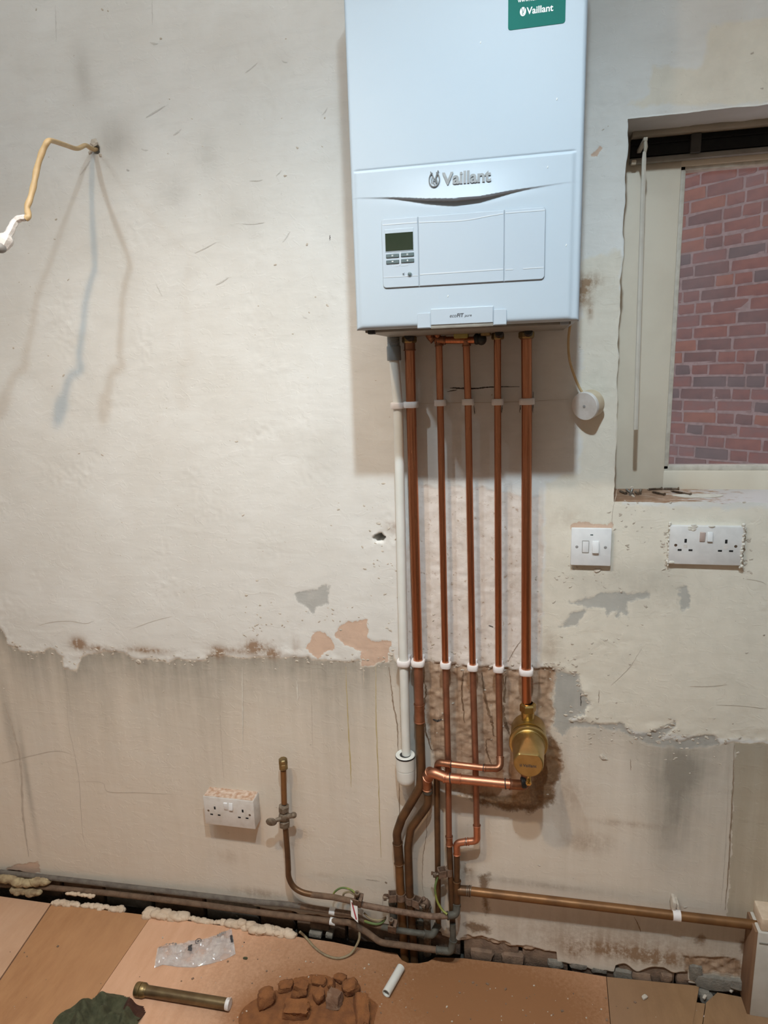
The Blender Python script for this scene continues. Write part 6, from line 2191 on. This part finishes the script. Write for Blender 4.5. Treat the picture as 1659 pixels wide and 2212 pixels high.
mb.ell(qh, (0.003, 0.003, 0.0035), 8, 6)
mb.build('knockout', M_slot, o)
wire('thin yellowed flex from the boiler to the round junction box', PW([(1232, 700, -0.05), (1228, 735, -0.040), (1230, 775, -0.03), (1240, 810, -0.024), (1252, 838, -0.02), (1261, 852, -0.022)]), 0.0027, M_cable, 'flex', 'cable', None)

# thick cable left hanging out of the wall
CPTS = [(208, 322, 0.012), (203, 323, -0.006), (196, 320, -0.02), (184, 314, -0.05), (166, 321, -0.10), (140, 313, -0.175), (112, 304, -0.255), (103, 306, -0.272), (94, 322, -0.276), (87, 340, -0.280), (79, 368, -0.285), (75, 390, -0.290),
        (71, 408, -0.294), (65, 430, -0.300), (59, 446, -0.306), (60, 458, -0.309), (62, 467, -0.312), (55, 472, -0.314)]
o = thing('hanging_cable', 'cream cable sticking out of the wall and hanging, its end taped white', 'cable', W(208, 322, 0))
mb = MB()
P = spline(PW(CPTS), 7)
# flat twin cable section, turned so its broad side faces the room
secs = 14
vs, fs = [], []
for i, p in enumerate(P):
    t = (P[min(i + 1, len(P) - 1)] - P[max(i - 1, 0)]).normalized()
    n_ = Vector((1, 0.2, 0)) - t * Vector((1, 0.2, 0)).dot(t)
    if n_.length < 0.35:
        n_ = Vector((0, 0, 1)) - t * t.z
    n_.normalize()
    b2 = t.cross(n_)
    wob = 1 + 0.10 * math.sin(i * 0.55)
    for k in range(secs):
        a = 2 * math.pi * k / secs
        vs.append(p + n_ * (0.0058 * wob * math.cos(a)) + b2 * (0.0046 * math.sin(a)))
for i in range(len(P) - 1):
    for k in range(secs):
        k2 = (k + 1) % secs
        fs.append((i * secs + k, i * secs + k2, (i + 1) * secs + k2, (i + 1) * secs + k))
mb.add(vs, fs)
mb.build('sheath', M_cable, o, angle=70)
mb = MB()
TP = PW([(55, 471, -0.314), (44, 472, -0.316), (35, 477, -0.318), (28, 487, -0.322), (22, 500, -0.327), (15, 511, -0.331)])
P2 = spline(TP, 6)
mb.tube(P2, [0.0058 + 0.0004 * math.sin(i * 0.9) + 0.0024 * (i / len(P2)) for i in range(len(P2))], 7)
mb.build('tape_wrap', M_tape, o, angle=30)
mb = MB()
TB = PW([(17, 508, -0.330), (12, 518, -0.333), (7, 528, -0.337), (2, 538, -0.341)])
P3 = spline(TB, 4)
mb.tube(P3, [0.008, 0.011, 0.0135, 0.014, 0.0145, 0.0145, 0.014, 0.013, 0.0125, 0.012, 0.011, 0.010, 0.009][:len(P3)], 8)
mb.build('tape_ball', M_tape, o, angle=20)
mb = MB()
e_ = P3[-1]
mb.ell(e_ + Vector((0.001, -0.002, 0.002)), (0.0115, 0.0115, 0.010), 12, 8)
mb.build('bare_end', M_lead_grey, o)

# ------------------------------------------------------------------ corner trim at lower right
tx = W(1622, 2090, -0.05).x
trim = struct_empty('trim_1', (tx, -0.03, 0))
M_trimw = pm('white_trim_paint', (0.60, 0.56, 0.50), (0.54, 0.50, 0.44), 20, 0.5, bump=0.1)
M_trimb = pm('bare_trim_edge', (0.26, 0.145, 0.08), (0.19, 0.10, 0.055), 30, 0.7, stretch=(1, 1, 0.2))
ztr = W(1630, 2012, -0.06).z
mb = MB().box((tx + 0.004, -0.062, -0.004), (1.10, 0.002, ztr), 0.002)
mb.build('trim_board', M_trimw, trim)
mb = MB().box((tx - 0.002, -0.060, -0.004), (tx + 0.0045, 0.002, ztr - 0.001), 0.001)
mb.build('bare_edge', M_trimb, trim)
mb = MB().box((tx + 0.010, -0.058, ztr), (1.10, 0.002, ztr + 0.034), 0.004)
mb.build('cap_block', M_foam, trim)
mb = MB().box((tx + 0.008, -0.0632, ztr - 0.030), (1.10, -0.061, ztr - 0.026), 0.0005)
mb.build('trim_groove', M_greyal, trim)

# blown mortar and stones in the broken foot of the wall, lower right
rw = random.Random(21)


def chunk(mb, c, s, seed, M=None, noise=0.12, sub=2, boxy=0.5):
    """irregular lump: subdivided cube eased towards a ball, then roughened"""
    r = random.Random(seed)
    bm = bmesh.new()
    bmesh.ops.create_cube(bm, size=2.0)
    bmesh.ops.subdivide_edges(bm, edges=list(bm.edges), cuts=sub, use_grid_fill=True)
    M = M or Matrix.Identity(3)
    off = [Vector((r.uniform(-1, 1), r.uniform(-1, 1), r.uniform(-1, 1))) for _ in range(5)]
    for v in bm.verts:
        p = v.co.copy()
        b = p.normalized() * 1.15
        q = p * boxy + b * (1 - boxy)
        n = 0
        for k, o_ in enumerate(off):
            n += math.sin(q.dot(o_) * (2.1 + k) + k * 1.7) / (1.5 + k * 0.5)
        q = q * (1 + noise * 0.5 * n) + Vector((r.uniform(-1, 1), r.uniform(-1, 1), r.uniform(-1, 1))) * noise * 0.35
        v.co = M @ Vector((q.x * s[0], q.y * s[1], q.z * s[2])) + Vector(c)
    bm.verts.index_update()
    mb.add([v.co for v in bm.verts], [[v.index for v in f.verts] for f in bm.faces])
    bm.free()
    return mb


for i, (px, py, y, s, m_) in enumerate([(1345, 2098, 0.012, (0.024, 0.02, 0.016), M_cementg), (1385, 2102, 0.014, (0.026, 0.02, 0.015), M_brick_in), (1438, 2108, 0.006, (0.014, 0.012, 0.012), M_brick_in),
                                        (1475, 2105, 0.02, (0.02, 0.02, 0.02), M_brick_in), (1500, 2095, 0.010, (0.016, 0.016, 0.024), M_cementg), (1545, 2112, 0.012, (0.05, 0.022, 0.018), M_cementg),
                                        (1600, 2118, 0.010, (0.03, 0.022, 0.016), M_cementg), (1200, 2076, 0.008, (0.02, 0.014, 0.010), M_cementg), (1250, 2082, 0.008, (0.022, 0.010, 0.008), M_cementg),
                                        (1295, 2090, 0.010, (0.02, 0.012, 0.009), M_cementg), (1040, 2058, 0.006, (0.03, 0.014, 0.016), M_brick_in), (1110, 2066, 0.006, (0.03, 0.014, 0.014), M_brick_in)]):
    c = W(px, py, y)
    mb = chunk(MB(), c, s, 40 + i, noise=0.16)
    mb.build('stone', m_, wall_back, angle=30)

for i, (px, py, z_) in enumerate(((1518, 2142, -0.014), (1527, 2156, -0.016), (1535, 2136, -0.016))):
    c = G(px, py, z_)
    chunk(MB(), c, (0.014, 0.013, 0.010), 90 + i, noise=0.18).build('stone', M_cementg, floor, angle=30)

# ------------------------------------------------------------------ expanding foam along the boards


def foam(label, pts, size, seed, mat=M_foam, name='foam_seam'):
    r = random.Random(seed)
    P = spline(pts, 10)
    mb = MB()
    for i, p in enumerate(P):
        for _ in range(2):
            s = size * r.uniform(0.55, 1.25)
            c = p + Vector((r.uniform(-1, 1) * size * 0.6, r.uniform(-1, 1) * size * 0.6, r.uniform(-0.3, 0.4) * size))
            chunk(mb, c, (s * 1.3, s, s * 0.8), r.randint(0, 9999), noise=0.22, sub=2, boxy=0.1)
    o = mb.build(name, mat, loc=P[0], angle=60)
    return tag(o, label, 'foam', 'expanding foam along the floor edge')


foam('pale expanding foam seam at the back edge of the golden plywood sheet', [G(118, 1950, 0.002), G(165, 1954, 0.002), G(230, 1962, 0.002), G(262, 1966, 0.001)], 0.007, 1)
foam('thick pale foam lump at the joint of the golden and pink plywood', [G(318, 1973, 0.004), G(345, 1974, 0.006), G(375, 1980, 0.004), G(400, 1982, 0.003)], 0.010, 2)
foam('thin pale foam seam behind the clear plastic bag', [G(405, 1984, 0.001), G(440, 1990, 0.001), G(480, 1994, 0.001)], 0.006, 3)
foam('lumpy pale foam seam ending near the looped flex', [G(492, 1994, 0.004), G(525, 1999, 0.004), G(560, 2008, 0.007), G(595, 2013, 0.003), G(632, 2020, 0.003)], 0.0095, 4)
M_foamy = pm('yellow_foam', (0.46, 0.36, 0.21), (0.27, 0.19, 0.11), 40, 0.9, bump=0.8, bscale=160)
foam('yellowed foam packed round the floor pipes at far left', [W(-10, 1897, -0.02), W(20, 1898, -0.024), W(50, 1908, -0.026), W(80, 1903, -0.022), W(100, 1900, -0.016)], 0.010, 5, M_foamy)
foam('old foam crust under the floor pipes at far left', [W(30, 1922, -0.03), W(60, 1926, -0.034), W(85, 1928, -0.03)], 0.009, 6, M_foamy)
foam('thin foam sliver under the lower floor pipe', [W(145, 1930, -0.032), W(165, 1931, -0.032), W(200, 1936, -0.03)], 0.004, 7)

# broken brick ends at the pit
for (px, py, y, w, h, m_) in ((690, 2003, 0.000, 0.055, 0.018, M_brick_in), (680, 2022, -0.014, 0.036, 0.014, M_cementg), (710, 2024, -0.014, 0.020, 0.013, M_cementg)):
    c = W(px, py, y)
    mb = MB().box((c.x - w / 2, c.y, c.z - h / 2), (c.x + w / 2, 0.045, c.z + h / 2), 0.002, rot=(0, 0.06, 0))
    mb.build('brick', m_, wall_back)

# ------------------------------------------------------------------ things on the floor
# cut length of old brass-coloured pipe
a, b = G(302, 2138, 0.0145), G(497, 2170, 0.0145)
o = thing('cut_pipe', 'cut length of old brown pipe with a brass nut on one end', 'pipe', (a.x, a.y, 0))
d_ = (b - a).normalized()
Lp = (b - a).length
mb = MB()
mb.lathe([(0.0, 0.0130), (Lp, 0.0130), (Lp, 0.0118), (Lp - 0.06, 0.0118)], a, d_, 28)
mb.build('tube', pm('old_brass_tube', (0.23, 0.165, 0.085), (0.155, 0.105, 0.055), 24, 0.42, metal=0.75, bump=0.15), o)
mb = MB()
mb.lathe([(Lp - 0.05, 0.0116), (Lp - 0.0005, 0.0116)], a, d_, 20)
mb.build('bore', M_slot, o)
mb = MB()
mb.lathe([(-0.010, 0.012), (-0.010, 0.0160), (-0.006, 0.0172), (0.003, 0.0172), (0.0045, 0.0150), (0.0055, 0.0172), (0.013, 0.0172), (0.016, 0.0150), (0.020, 0.0132)], a, d_, 28)
mb.build('nut', M_oldbrass, o)
mb = MB()
mb.lathe([(Lp - 0.010, 0.0131), (Lp - 0.009, 0.0136), (Lp - 0.001, 0.0138), (Lp, 0.0132)], a, d_, 24)
tipp = a + d_ * Lp + Vector((0, 0, 0.013))
mb.add([tipp, tipp + d_ * -0.008, tipp + Vector((0.006, 0.0, 0.013))], [(0, 1, 2)])
mb.build('ptfe_tape', M_tape, o)

# white pipe offcut
a, b = G(834, 2146, 0.0110), G(866, 2090, 0.0110)
d_ = (b - a).normalized()
Lp = (b - a).length
o = thing('pipe_offcut', 'short white plastic pipe offcut lying below the floor pit', 'pipe', (a.x, a.y, 0))
mb = MB()
mb.lathe([(0.045, 0.0085), (0.0, 0.0088), (0.0, 0.0108), (Lp, 0.0108), (Lp, 0.009)], a, d_, 28)
mb.build('tube', M_pvc, o)
mb = MB()
mb.lathe([(0.006, 0.0080), (0.0065, 0.0084)], a, d_, 20)
mb.build('bore', pm('dim_bore', (0.20, 0.19, 0.18), (0.24, 0.23, 0.21), 40, 0.8), o)

# clear plastic bag
mbag, ntb, bb_ = new_mat('clear_film')
bb_.inputs['Base Color'].default_value = (0.80, 0.76, 0.74, 1)
bb_.inputs['Roughness'].default_value = 0.12
bb_.inputs['Specular IOR Level'].default_value = 0.9
tcb = nd(ntb, 'ShaderNodeTexCoord')
nzb = nd(ntb, 'ShaderNodeTexNoise', i_Scale=26.0, i_Detail=4.0)
ntb.links.new(tcb.outputs['Object'], nzb.inputs['Vector'])
mrb = nd(ntb, 'ShaderNodeMapRange')
mrb.inputs['From Min'].default_value = 0.35
mrb.inputs['From Max'].default_value = 0.68
mrb.inputs['To Min'].default_value = 0.22
mrb.inputs['To Max'].default_value = 0.62
ntb.links.new(nzb.outputs['Fac'], mrb.inputs['Value'])
ntb.links.new(mrb.outputs[0], bb_.inputs['Alpha'])
top_e = [(342, 2048), (360, 2043), (392, 2040), (420, 2032), (450, 2028), (478, 2017), (500, 2007)]
bot_e = [(334, 2092), (352, 2085), (385, 2090), (420, 2091), (455, 2083), (485, 2075), (509, 2062)]
NB = 44
MBR = 22


def samp(lst, t):
    f = t * (len(lst) - 1)
    i = min(int(f), len(lst) - 2)
    return lst[i][0] + (lst[i + 1][0] - lst[i][0]) * (f - i), lst[i][1] + (lst[i + 1][1] - lst[i][1]) * (f - i)


def bag_pt(s, t, up=True):
    (ax_, ay_), (bx_, by_) = samp(bot_e, s), samp(top_e, s)
    q = G(ax_ + (bx_ - ax_) * t, ay_ + (by_ - ay_) * t, 0.0)
    e = math.sin(math.pi * min(max(s, 0.02), 0.98)) ** 0.4 * math.sin(math.pi * min(max(t, 0.0), 1.0)) ** 0.6
    n1 = abs(float(fnoise(np.array([q.x * 1.4 + 3]), np.array([q.y]), 0.05, 201, 3)[0]))
    n2 = abs(float(fnoise(np.array([q.x + q.y]), np.array([q.y - q.x + 5]), 0.02, 207, 2)[0]))
    h = 0.002 + e * (0.006 + 0.030 * n1 + 0.014 * n2) + 0.006 * (1 - e) * n2
    return Vector((q.x, q.y, h if up else 0.0012))


o = thing('plastic_bag', 'crumpled clear plastic bag with black print lying on the plywood', 'bag', G(430, 2060, 0))
mb = MB()
vs = [bag_pt(i / NB, j / MBR) for i in range(NB + 1) for j in range(MBR + 1)]
fs = [(i * (MBR + 1) + j, (i + 1) * (MBR + 1) + j, (i + 1) * (MBR + 1) + j + 1, i * (MBR + 1) + j + 1) for i in range(NB) for j in range(MBR)]
mb.add(vs, fs)
mb.build('top_film', mbag, o, angle=22)
mb = MB()
vs = [bag_pt(i / NB, j / 4, False) for i in range(NB + 1) for j in range(5)]
fs = [(i * 5 + j, (i + 1) * 5 + j, (i + 1) * 5 + j + 1, i * 5 + j + 1) for i in range(NB) for j in range(4)]
mb.add(vs, fs)
mb.build('bottom_film', mbag, o)


def bag_patch(name, s0, s1, t0, t1, mat, nx=4, ny=4, zig=0.0):
    mb = MB()
    vs = []
    for i in range(nx + 1):
        for j in range(ny + 1):
            s_ = s0 + (s1 - s0) * i / nx + (zig if j % 2 else 0)
            p = bag_pt(s_, t0 + (t1 - t0) * j / ny)
            vs.append(p + Vector((0, 0, 0.0012)))
    fs = [(i * (ny + 1) + j, (i + 1) * (ny + 1) + j, (i + 1) * (ny + 1) + j + 1, i * (ny + 1) + j + 1) for i in range(nx) for j in range(ny)]
    mb.add(vs, fs)
    mb.build(name, mat, o)


bag_patch('black_print', 0.43, 0.475, 0.42, 0.72, M_ink, zig=0.008)
bag_patch('black_print', 0.955, 0.992, 0.40, 0.72, M_ink, zig=0.006)
for k in range(8):
    bag_patch('grey_print', 0.03 + k * 0.034, 0.05 + k * 0.034, 0.80, 0.96, M_lead_grey, 2, 2, 0.004)
for k in range(5):
    bag_patch('grey_print', 0.78 + k * 0.026, 0.795 + k * 0.026, 0.86, 0.98, M_lead_grey, 2, 2, 0.004)
cb = bag_pt(0.55, 0.80)
mb = MB()
mb.tube([cb + Vector((0.0075 * math.cos(a), 0.0085 * math.sin(a), 0.003)) for a in [k * 6.283 / 24 for k in range(25)]], 0.0008, 6)
mb.tube([cb + Vector((-0.003, -0.003, 0.003)), cb + Vector((0.003, 0.003, 0.003))], 0.0007, 6)
mb.tube([cb + Vector((-0.003, 0.003, 0.003)), cb + Vector((0.003, -0.003, 0.003))], 0.0007, 6)
mb.build('round_print', M_ink, o)

# green rag
o = thing('rag', 'crumpled dark green cloth with a brown edge at the bottom left', 'cloth', G(210, 2215, 0))
ga, gb2 = G(120, 2225, 0), G(282, 2225, 0)
mb, mb2 = MB(), MB()
NR = 60
cxr, cyr = G(205, 2235, 0).x, G(205, 2235, 0).y


def rag_h(x, y):
    dx, dy = (x - cxr) / 0.115, (y - cyr) / 0.105
    r2 = dx * dx + dy * dy
    e = np.clip(1 - r2, 0, 1) ** 0.55
    f = 0.5 + 0.5 * np.sin(11 * dx + 5 * dy + 4 * fnoise(x, y, 0.06, 301, 2))
    f2 = 0.5 + 0.5 * np.sin(-7 * dx + 12 * dy + 5 * fnoise(x, y, 0.05, 307, 2))
    valley = 1 - 0.55 * np.exp(-((dx - 0.12) / 0.12) ** 2)
    return 0.0015 + e * valley * (0.010 + 0.034 * f ** 1.5 + 0.020 * f2 ** 1.5 + 0.016 * fnoise(x, y, 0.03, 311, 3))


xs = np.linspace(cxr - 0.125, cxr + 0.125, NR)
ys = np.linspace(cyr - 0.125, cyr + 0.115, NR)
RX, RY = np.meshgrid(xs, ys, indexing='ij')
edge = ((RX - cxr) / 0.115) ** 2 + ((RY - cyr) / 0.105) ** 2 + 0.35 * fnoise(RX, RY, 0.05, 321, 2)
RZ = rag_h(RX, RY)
rid = np.arange(NR * NR).reshape(NR, NR)
hem = (RX > cxr + 0.035) & (RY > cyr + 0.052)
fa, fb = [], []
for i in range(NR - 1):
    for j in range(NR - 1):
        if edge[i:i + 2, j:j + 2].max() < 1.02:
            (fb if hem[i, j] else fa).append((rid[i, j], rid[i + 1, j], rid[i + 1, j + 1], rid[i, j + 1]))
V_ = np.stack([RX, RY, RZ], -1).reshape(-1, 3).tolist()
mb.add(V_, [tuple(int(q) for q in f) for f in fa])
mb.build('cloth', M_cloth, o, angle=180)
mb2.add(V_, [tuple(int(q) for q in f) for f in fb])
if fb:
    mb2.build('brown_edge', M_clothb, o, angle=180)

# heap of brick dust and the broken pieces in it
gc = G(690, 2172, 0)
nx_, ny_ = 70, 50
hx = np.linspace(gc.x - 0.23, gc.x + 0.19, nx_)
hy = np.linspace(gc.y - 0.16, gc.y + 0.12, ny_)
HX, HY = np.meshgrid(hx, hy, indexing='ij')


def mound(x, y):
    d = np.sqrt(((x - gc.x) / 0.17) ** 2 + ((y - gc.y + 0.02) / 0.115) ** 2)
    d2 = np.sqrt(((x - gc.x + 0.115) / 0.085) ** 2 + ((y - gc.y + 0.055) / 0.065) ** 2)
    return 0.007 * np.clip(1 - d, 0, 1) ** 0.8 * (1 + 1.0 * fnoise(x, y, 0.04, 401, 3)) + 0.008 * np.clip(1 - d2, 0, 1) + 0.002 * fnoise(x, y, 0.012, 407, 2) * np.clip(1.1 - d, 0, 1) - 0.0012


HZ = mound(HX, HY)
hid = np.arange(nx_ * ny_).reshape(nx_, ny_)
mb = MB()
fz_ = [(int(hid[i, j]), int(hid[i + 1, j]), int(hid[i + 1, j + 1]), int(hid[i, j + 1])) for i in range(nx_ - 1) for j in range(ny_ - 1) if HZ[i:i + 2, j:j + 2].max() > 0.0]
mb.add(np.stack([HX, HY, HZ], -1).reshape(-1, 3).tolist(), fz_)
o = mb.build('brick_dust', M_rubble, loc=(gc.x, gc.y, 0), angle=180)
tag(o, 'heap of orange brick dust on the plywood under the broken pieces', 'dust', kind='stuff')
CH = [((575, 2160), (0.020, 0.019, 0.019), 0.5, M_rubble, 'round orange rubble lump with a hole, leftmost of the heap', 0.35),
      ((617, 2130), (0.018, 0.014, 0.010), 0.3, M_rubble, 'low rounded lump left of the square piece at the back of the heap', 0.3),
      ((650, 2136), (0.017, 0.017, 0.014), 0.05, M_rubble, 'square-cut orange piece at the back left of the heap', 0.85),
      ((642, 2184), (0.030, 0.017, 0.016), 0.12, M_rubble, 'largest oblong orange piece at the front of the heap', 0.8),
      ((690, 2154), (0.013, 0.015, 0.013), 0.7, M_rubble, 'split flaky piece in the middle of the heap', 0.5),
      ((723, 2162), (0.016, 0.016, 0.016), -0.1, M_rubblem, 'greyish pitted piece right of the middle of the heap', 0.75),
      ((715, 2125), (0.008, 0.011, 0.010), 0.2, M_rubble, 'small upright piece at the back of the heap', 0.6),
      ((736, 2114), (0.015, 0.010, 0.010), -0.3, M_rubble, 'rearmost rounded piece of the heap', 0.3),
      ((757, 2133), (0.020, 0.018, 0.016), 0.4, M_rubble, 'smooth rounded piece at the back right of the heap', 0.2),
      ((782, 2186), (0.016, 0.036, 0.017), 0.32, M_rubble, 'long orange slab at the right end of the heap', 0.75),
      ((688, 2122), (0.017, 0.010, 0.008), 0.05, M_rubble, 'flat piece half buried at the back of the heap', 0.6)]
for i, ((px, py), s, rz, m_, lab, bxy) in enumerate(CH):
    c = G(px, py, s[2] * 0.8)
    base = float(max(0, mound(np.array([c.x]), np.array([c.y]))[0]))
    mb = chunk(MB(), (c.x, c.y, base + s[2] * 0.72), s, 500 + i, Euler((rw.uniform(-.3, .3), rw.uniform(-.3, .3), rz)).to_matrix(), noise=0.26, sub=6, boxy=bxy)
    o = mb.build('rubble_piece', m_, loc=(c.x, c.y, 0), angle=42)
    tag(o, lab, 'rubble', 'broken pieces in the dust heap')
# chips and grit trodden over the boards
mb = MB()
rk = random.Random(33)
for _ in range(120):
    px = rk.choice((rk.uniform(20, 1640), rk.gauss(1050, 180), rk.gauss(700, 110)))
    py = rk.uniform(2010, 2212)
    q = G(px, py, 0)
    if q.y > -0.075 or px > 1640:
        continue
    s = rk.choice((0.0006, 0.0008, 0.0011, 0.0018))
    chunk(mb, (q.x, q.y, s * 0.4), (s * rk.uniform(.8, 1.6), s, s * 0.6), rk.randint(0, 9999), Euler((0, 0, rk.uniform(0, 3))).to_matrix(), noise=0.2, sub=0, boxy=0.6)
o = mb.build('floor_chips', M_plasterlump, floor, angle=25)
tag(o, kind='stuff')
mb = MB()
for _ in range(140):
    px = rk.choice((rk.uniform(20, 1640), rk.gauss(1150, 160), rk.gauss(700, 110)))
    q = G(px, rk.uniform(2030, 2212), 0)
    if q.y > -0.075 or px > 1640:
        continue
    s = rk.choice((0.001, 0.0016, 0.0026))
    chunk(mb, (q.x, q.y, s * 0.3), (s * rk.uniform(.8, 1.6), s, s * 0.5), rk.randint(0, 9999), Euler((0, 0, rk.uniform(0, 3))).to_matrix(), noise=0.2, sub=0, boxy=0.6)
o = mb.build('floor_grit', M_brick_in, floor, angle=25)
tag(o, kind='stuff')
q = G(1392, 2156, 0)
mb = chunk(MB(), (q.x, q.y, 0.003), (0.0075, 0.005, 0.0035), 77, Euler((0, 0, 0.7)).to_matrix(), noise=0.14, sub=2, boxy=0.3)
tag(mb.build('plaster_chip', M_plasterlump, loc=(q.x, q.y, 0)), 'single white plaster chip on the tan plywood at lower right', 'chip')
q = G(530, 2071, 0)
mb = chunk(MB(), (q.x, q.y, 0.002), (0.006, 0.003, 0.0022), 78, noise=0.14, sub=2, boxy=0.3)
tag(mb.build('olive_crumb', M_cloth, loc=(q.x, q.y, 0)), 'small olive crumb on the plywood right of the plastic bag', 'crumb')
# flat brown print left on the tan sheet
q = G(1400, 2200, 0)
for (px, py, lab) in ((1580, 2141, 'white plaster chip at the back edge of the far right board'), (1612, 2148, 'small white plaster chip beside the corner trim'), (1522, 2155, 'pale stone crumb in the gap left of the far right board')):
    q = G(px, py, 0)
    mb = chunk(MB(), (q.x, q.y, 0.002), (0.006, 0.0035, 0.003), int(px), Euler((0, 0, 0.9)).to_matrix(), noise=0.14, sub=1, boxy=0.3)
    tag(mb.build('plaster_chip', M_plasterlump, loc=(q.x, q.y, 0)), lab, 'chip')
